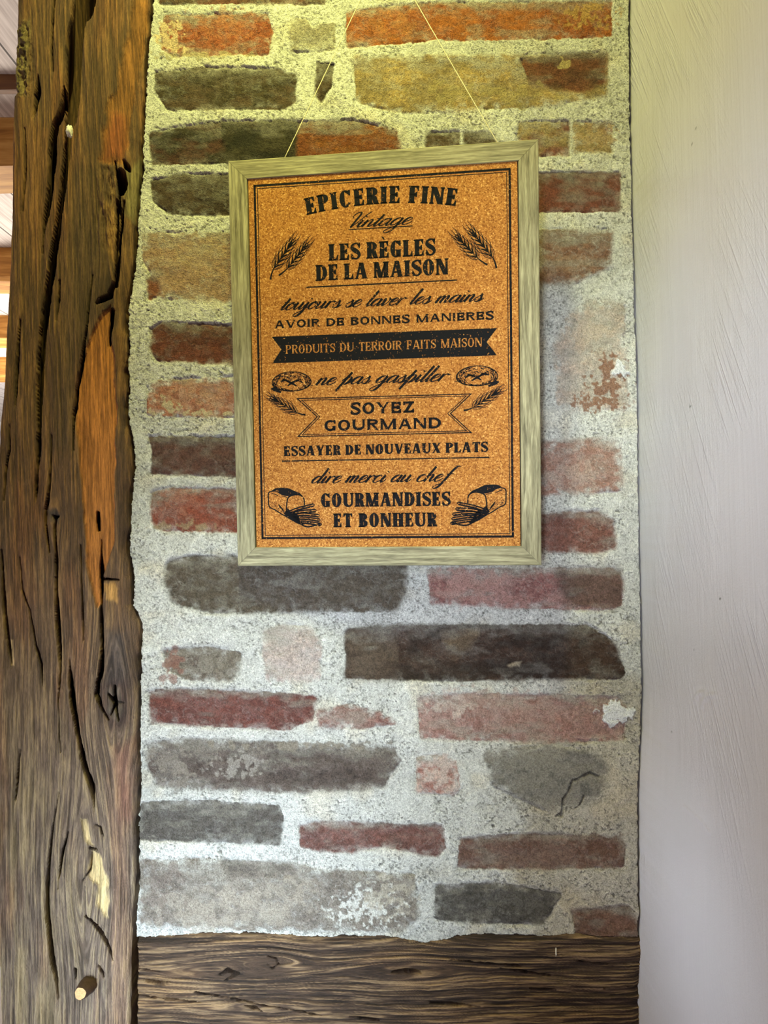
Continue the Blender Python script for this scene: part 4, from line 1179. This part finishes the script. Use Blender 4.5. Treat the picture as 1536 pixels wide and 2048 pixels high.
rl = Ink(); rl.poly([(-72.6, 72.7), (71.0, 72.6), (71.0, 71.4), (-72.6, 71.5)]); rl.build('printed_rule')
rl = Ink(); rl.poly([(-100.2, -92.8), (99.6, -93.1), (99.6, -94.3), (-100.2, -94.0)]); rl.build('printed_rule')
rl = Ink(); rl.poly([(-30.6, 124.6), (30.3, 124.6), (30.3, 123.7), (-30.6, 123.7)]); rl.build('printed_rule')

# ---- running hand (x-height 1): strokes in writing order, heavy on the way down
BOWL = [(.74, .86), (.52, 1.0), (.24, .84), (.08, .42), (.18, .06), (.42, .08), (.66, .46), (.78, .95)]
SCR = {
    'a': ([BOWL, [(.79, 1.0), (.75, .5), (.72, .16), (.82, 0), (1.0, .18), (1.12, .42)]], 1.0),
    'c': ([[(.66, .78), (.6, .95), (.42, 1.0), (.18, .8), (.08, .4), (.2, .04), (.45, 0), (.72, .22), (.84, .42)]], .76),
    'd': ([BOWL, [(.86, 2.15), (.80, 1.2), (.72, .18), (.82, 0), (1.0, .18), (1.12, .42)]], 1.0),
    'e': ([[(.08, .36), (.42, .52), (.64, .80), (.48, 1.0), (.24, .85), (.09, .42), (.2, .05), (.44, 0), (.70, .22), (.82, .42)]], .74),
    'f': ([[(1.02, 1.95), (.92, 2.12), (.72, 2.06), (.55, 1.6), (.45, .8), (.36, -.1), (.2, -.8), (-.1, -1.02), (-.3, -.8), (-.1, -.5), (.2, -.35)], [(.18, .98), (.5, 1.0), (.84, 1.06)]], .75),
    'g': ([BOWL, [(.79, 1.0), (.74, .3), (.66, -.5), (.42, -.98), (.1, -.98), (.02, -.7), (.4, -.32), (.8, -.02), (1.1, .4)]], 1.0),
    'h': ([[(.3, 2.12), (.22, 1.2), (.10, 0)], [(.14, .35), (.34, .84), (.56, 1.0), (.66, .8), (.62, .25), (.7, .02), (.86, .12), (1.06, .42)]], .98),
    'i': ([[(.0, .42), (.20, 1.0)], [(.20, 1.0), (.17, .5), (.15, .15), (.26, 0), (.42, .16), (.54, .42)], [(.26, 1.55), (.25, 1.42)]], .48),
    'j': ([[(.0, .42), (.22, 1.0)], [(.24, 1.0), (.22, .2), (.14, -.55), (-.1, -1.0), (-.42, -.92), (-.38, -.62), (.1, -.2), (.54, .42)], [(.30, 1.55), (.29, 1.42)]], .48),
    'l': ([[(.34, 2.15), (.24, 1.2), (.15, .2), (.26, 0), (.42, .16), (.54, .42)]], .46),
    'm': ([[(.0, .55), (.15, .98), (.14, .5), (.08, 0)], [(.11, .35), (.3, .84), (.48, 1.0), (.56, .82), (.50, 0)], [(.53, .35), (.72, .84), (.90, 1.0), (.99, .8), (.94, .22), (1.02, .0), (1.18, .12), (1.36, .42)]], 1.3),
    'n': ([[(.0, .55), (.15, .98), (.14, .5), (.08, 0)], [(.11, .35), (.32, .84), (.53, 1.0), (.63, .8), (.58, .22), (.66, .0), (.82, .12), (1.0, .42)]], .94),
    'o': ([[(.46, 1.0), (.2, .82), (.08, .4), (.18, .05), (.4, 0), (.64, .25), (.74, .65), (.62, .95), (.46, 1.0), (.5, .84), (.72, .74), (.92, .84)]], .82),
    'p': ([[(.0, .5), (.3, 1.3), (.36, 1.62)], [(.38, 1.66), (.26, .6), (.10, -.95)], [(.18, .35), (.38, .86), (.58, 1.0), (.74, .78), (.68, .3), (.48, 0), (.28, .1)], [(.5, .02), (.75, .1), (.98, .42)]], .92),
    'r': ([[(.0, .55), (.16, .98), (.14, .5), (.08, 0)], [(.11, .35), (.30, .82), (.46, .99), (.58, .93), (.62, .86), (.78, .92)]], .70),
    's': ([[(.0, .42), (.32, .80), (.42, 1.06)], [(.42, 1.06), (.48, .72), (.58, .38), (.5, .07), (.24, -.01), (.10, .16), (.18, .24)], [(.4, .0), (.66, .1), (.84, .42)]], .70),
    't': ([[(.0, .42), (.2, .9)], [(.32, 1.62), (.22, .8), (.15, .18), (.26, 0), (.42, .16), (.54, .42)], [(-.02, 1.08), (.25, 1.06), (.5, 1.12)]], .48),
    'u': ([[(.0, .55), (.14, 1.0)], [(.14, 1.0), (.09, .4), (.14, .04), (.32, .05), (.54, .46), (.66, .95)], [(.67, 1.0), (.62, .3), (.66, .04), (.78, .02), (.92, .18), (1.02, .42)]], .96),
    'v': ([[(.0, .6), (.12, .98), (.2, .9), (.22, .5), (.24, .06), (.34, 0), (.56, .3), (.68, .76), (.62, 1.0), (.64, .84), (.78, .78), (.92, .86)]], .82),
    'V': ([[(-.05, 1.35), (-.22, 1.55), (-.16, 1.95), (.12, 2.15), (.3, 1.95), (.3, 1.1), (.3, 0)], [(.3, 0), (.62, .8), (.9, 1.7), (1.12, 2.15)]], .72),
}


def script_line(name, text, u0, u1, base, xh, slope=0.0, thick=.33, thin=.13, slant=.52, gap=0.0, space=.62):
    ink = Ink(); strokes = []; x = 0
    for ch in text:
        if ch == ' ': x += space; continue
        st, adv = SCR[ch]
        for s in st:
            c = cr(s, 9); c = c + np.array([x, 0]); strokes.append(c)
        x += adv + gap
    sh = [np.stack([c[:, 0] + slant * c[:, 1], c[:, 1]], 1) for c in strokes]
    lo = min(c[:, 0].min() for c in sh); hi = max(c[:, 0].max() for c in sh); k = (u1 - u0) / (hi - lo)
    for c, s in zip(strokes, sh):
        p = np.stack([u0 + (s[:, 0] - lo) * k, base + s[:, 1] * xh], 1); p[:, 1] += slope * (p[:, 0] - u0)
        d = np.gradient(c, axis=0); d /= np.linalg.norm(d, axis=1, keepdims=True) + 1e-9
        w = (thin + (thick - thin) * np.clip(-d[:, 1], 0, 1) ** 1.3) * xh
        w = np.convolve(np.pad(w, 2, 'edge'), np.ones(5) / 5, 'valid')
        ink.stroke(p, w)
    return ink.build(name)


script_line('printed_script', 'Vintage', -28.9, 30.2, 125.9, 6.4, thick=.28)
script_line('printed_script', 'toujours se laver les mains', -97.2, 95.6, 51.6, 6.5)
script_line('printed_script', 'ne pas gaspiller', -65.0, 64.0, -21.2, 6.7)
script_line('printed_script', 'dire merci au chef', -70.6, 72.0, -115.3, 6.6)


# ---- drawings
def wheat(ink, stem, tip, hw, n=6, awn=9.0, seed=1):
    r = random.Random(seed)
    c = cr(list(stem), 8); ink.stroke(c, np.linspace(1.9, 1.0, len(c)))
    b = np.array(stem[-1], float); t = np.array(tip, float); ax = t - b; L = np.linalg.norm(ax); ax /= L; nx = np.array([-ax[1], ax[0]])
    ink.line(b, b + ax * L * .8, .5)
    for i in range(n):
        s = i / (n - 1)
        for sd in (-1, 1):
            w = hw * (0.55 + 0.45 * math.sin(math.pi * min(1, .25 + s * .7)))
            g0 = b + ax * (L * .74 * s); gl = L * .30
            dr = ax * math.cos(.52 - .25 * s) + nx * sd * math.sin(.52 - .25 * s); dn = np.array([-dr[1], dr[0]])
            out = [g0 + dr * gl * q + dn * sd * w * .34 * math.sin(math.pi * q) ** .8 * k for q, k in
                   [(a / 8, 1) for a in range(9)] + [(1 - a / 8, -.8) for a in range(1, 8)]]
            ink.stroke(out, .62, closed=True)
            # shaded half of the grain
            half = [g0 + dr * gl * q + dn * sd * w * .34 * math.sin(math.pi * q) ** .8 * -.8 for q in np.linspace(0, 1, 9)]
            mid = [g0 + dr * gl * q + dn * sd * w * .05 * -math.sin(math.pi * q) for q in np.linspace(0, 1, 9)]
            ink.strip(np.array(half), np.array(mid))
            if r.random() < .45:
                ink.line(g0 + dr * gl * .25 + dn * sd * w * .12, g0 + dr * gl * .8 + dn * sd * w * .1, .45)
            e = g0 + dr * gl; a2 = ax * .9 + nx * sd * .28 * (1 - s)
            ink.stroke(cr([e, e + a2 * awn * .55 + nx * sd * .5, e + a2 * awn * r.uniform(.8, 1.1)], 5), np.linspace(.8, .25, 11))
    g0 = b + ax * L * .74
    ink.stroke(cr([g0, g0 + ax * L * .16 + nx * 1.5, g0 + ax * L * .26], 5), .7)
    ink.stroke(cr([g0, g0 + ax * L * .16 - nx * 1.5, g0 + ax * L * .26], 5), .7)
    ink.stroke(cr([g0 + ax * L * .24, t + ax * awn * .3, t + ax * awn * .9], 5), np.linspace(.9, .3, 11))


for m in (-1, 1):
    k = Ink()
    wheat(k, [(m * -107.5, 81.0), (m * -106.4, 86), (m * -104.3, 91)], (m * -83.5, 118), 6.4, 6, 8, 3)
    wheat(k, [(m * -99.2, 84.6), (m * -95.5, 87), (m * -91.0, 90.5)], (m * -70.2, 113.5), 6.0, 6, 8, 4)
    k.build('printed_wheat')
    k = Ink()
    wheat(k, [(m * -75.8, -49.2), (m * -79.0, -48.8), (m * -83.8, -47.2)], (m * -110.5, -31.0), 4.6, 6, 6, 5)
    k.build('printed_wheat_ear')


def round_loaf(cx, cy, sgn, seed):
    k = Ink(); r = random.Random(seed)
    def E(a, q=1.0): return (cx + sgn * (19.2 * q * math.cos(a)), cy + (10.3 if math.sin(a) > 0 else 8.2) * q * math.sin(a))
    k.stroke([E(2 * math.pi * i / 48) for i in range(48)], .9, closed=True)
    # crust shading: short strokes that crowd towards the rim and the top
    for i in range(300):
        a = r.uniform(0, 2 * math.pi); top = .5 + .5 * math.sin(a)
        q = 1 - abs(r.gauss(0, .10 + .17 * top))
        if q < .35: continue
        p = np.array(E(a, q)); d = np.array([-math.sin(a) * sgn, math.cos(a) * .6]); d /= np.linalg.norm(d)
        l = r.uniform(.8, 2.4); k.line(p - d * l / 2, p + d * l / 2, r.uniform(.35, .75))
    # the scored cross
    for (a, b, c) in (((-9, 4), (0, -.5), (5, -3.4)), ((9, 3), (1.5, .4), (-4, -3.0)), ((-11, 1.5), (-6, 2.6), (-3, .6)), ((11, -.6), (7, 2), (3.4, .4))):
        pts = cr([(cx + sgn * a[0], cy + a[1]), (cx + sgn * b[0], cy + b[1]), (cx + sgn * c[0], cy + c[1])], 6)
        k.stroke(pts, 1.1 + .9 * np.sin(np.linspace(0, math.pi, len(pts))))
    for i in range(34):
        x, y = r.gauss(0, 5.5), r.gauss(2.6, 2.2); l = r.uniform(.6, 1.8)
        k.line((cx + sgn * x, cy + y), (cx + sgn * x + l, cy + y + r.uniform(-.6, .6)), .5)
    # ground shadow on one side
    k.poly([(cx - sgn * 21, cy - 5.2), (cx - sgn * 17.5, cy - 3.6), (cx - sgn * 10, cy - 8.3), (cx - sgn * 11, cy - 9.8), (cx - sgn * 18, cy - 7.6)])
    k.line((cx + sgn * 18, cy - 4), (cx + sgn * 21, cy - 3.2), .6)
    k.build('printed_round_loaf')


round_loaf(-88.9, -18.0, 1, 11)
round_loaf(88.5, -18.4, -1, 12)


def sliced_loaf(m, seed):
    """traced in hundredths over the drawing's own box; m = -1 mirrors it"""
    k = Ink(); r = random.Random(seed)
    def C(x, y):
        u = -114.9 + (x - 60) * .0381; return (-u if m < 0 else u, -119.2 - (y - 205) * .0386)
    def S(pts, w, n=6, closed=False): k.stroke([C(*p) for p in cr(pts, n, closed)], w, closed)
    S([(140, 290), (80, 340), (75, 480), (95, 680), (240, 760), (430, 880), (500, 910)], 1.2)
    top = [(140, 290), (200, 250), (300, 210), (560, 210), (760, 290), (900, 350), (1000, 450)]
    bot = [(140, 310), (230, 300), (330, 330), (420, 385), (600, 420), (760, 370), (900, 400)]
    A = cr(top, 6); B = cr(bot, 6); k.strip(np.array([C(*p) for p in A]), np.array([C(*p) for p in B]))
    S([(560, 880), (545, 740), (560, 560), (600, 450), (720, 395), (860, 385), (970, 440), (1005, 520), (1010, 650)], 1.3)
    S([(160, 335), (330, 400)], .8, 3); S([(420, 405), (570, 450)], .7, 3)
    k.poly([C(*p) for p in ((470, 860), (560, 720), (620, 760), (640, 960), (560, 945))])
    S([(500, 905), (620, 980), (780, 1070), (930, 1140), (1020, 1185), (1150, 1190), (1420, 1120)], 1.5)
    for (x0, y0, x1, y1, xm, ym) in ((620, 790, 1245, 620, 850, 690), (640, 850, 1290, 760, 900, 770), (660, 900, 1370, 890, 960, 830), (700, 960, 1390, 1000, 1000, 930), (800, 1040, 1420, 1110, 1080, 1040)):
        S([(x0, y0), (xm, ym + 20), (x1, y1)], 1.3); S([(x0 + 20, y0 + 50), (xm + 20, ym + 75), (x1 - 10, y1 + 60)], 1.6)
        S([(x1, y1), (x1 + 22, y1 + 28), (x1 - 8, y1 + 64)], .9, 4)
        for i in range(9):
            t = r.uniform(.1, .95); x = x0 + (x1 - x0) * t; y = y0 + (y1 - y0) * t + r.uniform(0, 50); S([(x, y), (x + r.uniform(15, 60), y + r.uniform(-8, 8))], .6, 2)
    k.poly([C(*p) for p in ((600, 800), (760, 830), (860, 920), (900, 1040), (1000, 1120), (960, 1150), (760, 1050), (580, 940))])
    for i in range(40):
        x, y = r.uniform(600, 980), r.uniform(430, 760)
        if (x - 790) ** 2 / 190 ** 2 + (y - 580) ** 2 / 160 ** 2 < 1: S([(x, y), (x + r.uniform(6, 18), y + r.uniform(-8, 8))], .5, 2)
    for i in range(110):
        t = r.random() ** .6; x = r.uniform(120, 540); y = 480 + (340 + (x - 120) * .7 - 60) * t * .9
        if y < 660 + (x - 120) * .55: S([(x, y), (x + r.uniform(6, 22), y + r.uniform(-4, 18))], .5, 2)
    for i in range(6): S([(340 + 20 * i, 620 + 22 * i), (370 + 18 * i, 690 + 20 * i), (400 + 16 * i, 720 + 20 * i)], .9, 3)
    k.build('printed_sliced_loaf')


sliced_loaf(1, 21)
sliced_loaf(-1, 22)


# ---- hanging cord and its nail
def tube(name, pts, r, mat, parent=None, n=8):
    P = [Vector(p) for p in pts]; vs, fs = [], []
    for i, p in enumerate(P):
        t = (P[min(i + 1, len(P) - 1)] - P[max(i - 1, 0)]).normalized()
        a = t.cross(Vector((0, 1, 0.01))).normalized(); b = t.cross(a)
        for j in range(n):
            q = 2 * math.pi * j / n; vs.append(p + (a * math.cos(q) + b * math.sin(q)) * r)
    for i in range(len(P) - 1):
        for j in range(n):
            a = i * n + j; b = i * n + (j + 1) % n; fs.append((a, b, b + n, a + n))
    fs += [tuple(reversed(range(n))), tuple((len(P) - 1) * n + j for j in range(n))]
    return mesh_py(name, vs, fs, mat, parent, smooth=True)


NAIL = Vector(at(770, -104, -0.020))
inv = sign.matrix_world.inverted()


def on_board(px, py, w):
    """where the sight line meets the plane w millimetres off the board face (board coordinates)"""
    o = inv @ Vector(CAM); d = inv.to_3x3() @ Vector(ray_dir(px, py)); s = (-w * MM - o.y) / d.y
    return o + d * s


nl = inv @ NAIL
cords = []
for (qx, qy) in ((571, 312), (993, 282)):
    e = on_board(qx, qy, -12.5)
    e2 = e + (e - nl).normalized() * 0.012
    pts = [nl + (e2 - nl) * t + Vector((0, 0, -0.0006 * math.sin(math.pi * t))) for t in np.linspace(0, 1, 14)]
    cords.append(tube('hanging_cord', pts, 0.00042, MAT_CORD, sign))
nail = tube('nail', [NAIL + Vector((0, 0.040, -0.006)), NAIL + Vector((0, 0.0, 0.0)), NAIL + Vector((0, -0.006, 0.001))], 0.0014, MAT_STEEL)
tag(nail, 'steel nail in the mortar above the sign holding its cord', 'nail')
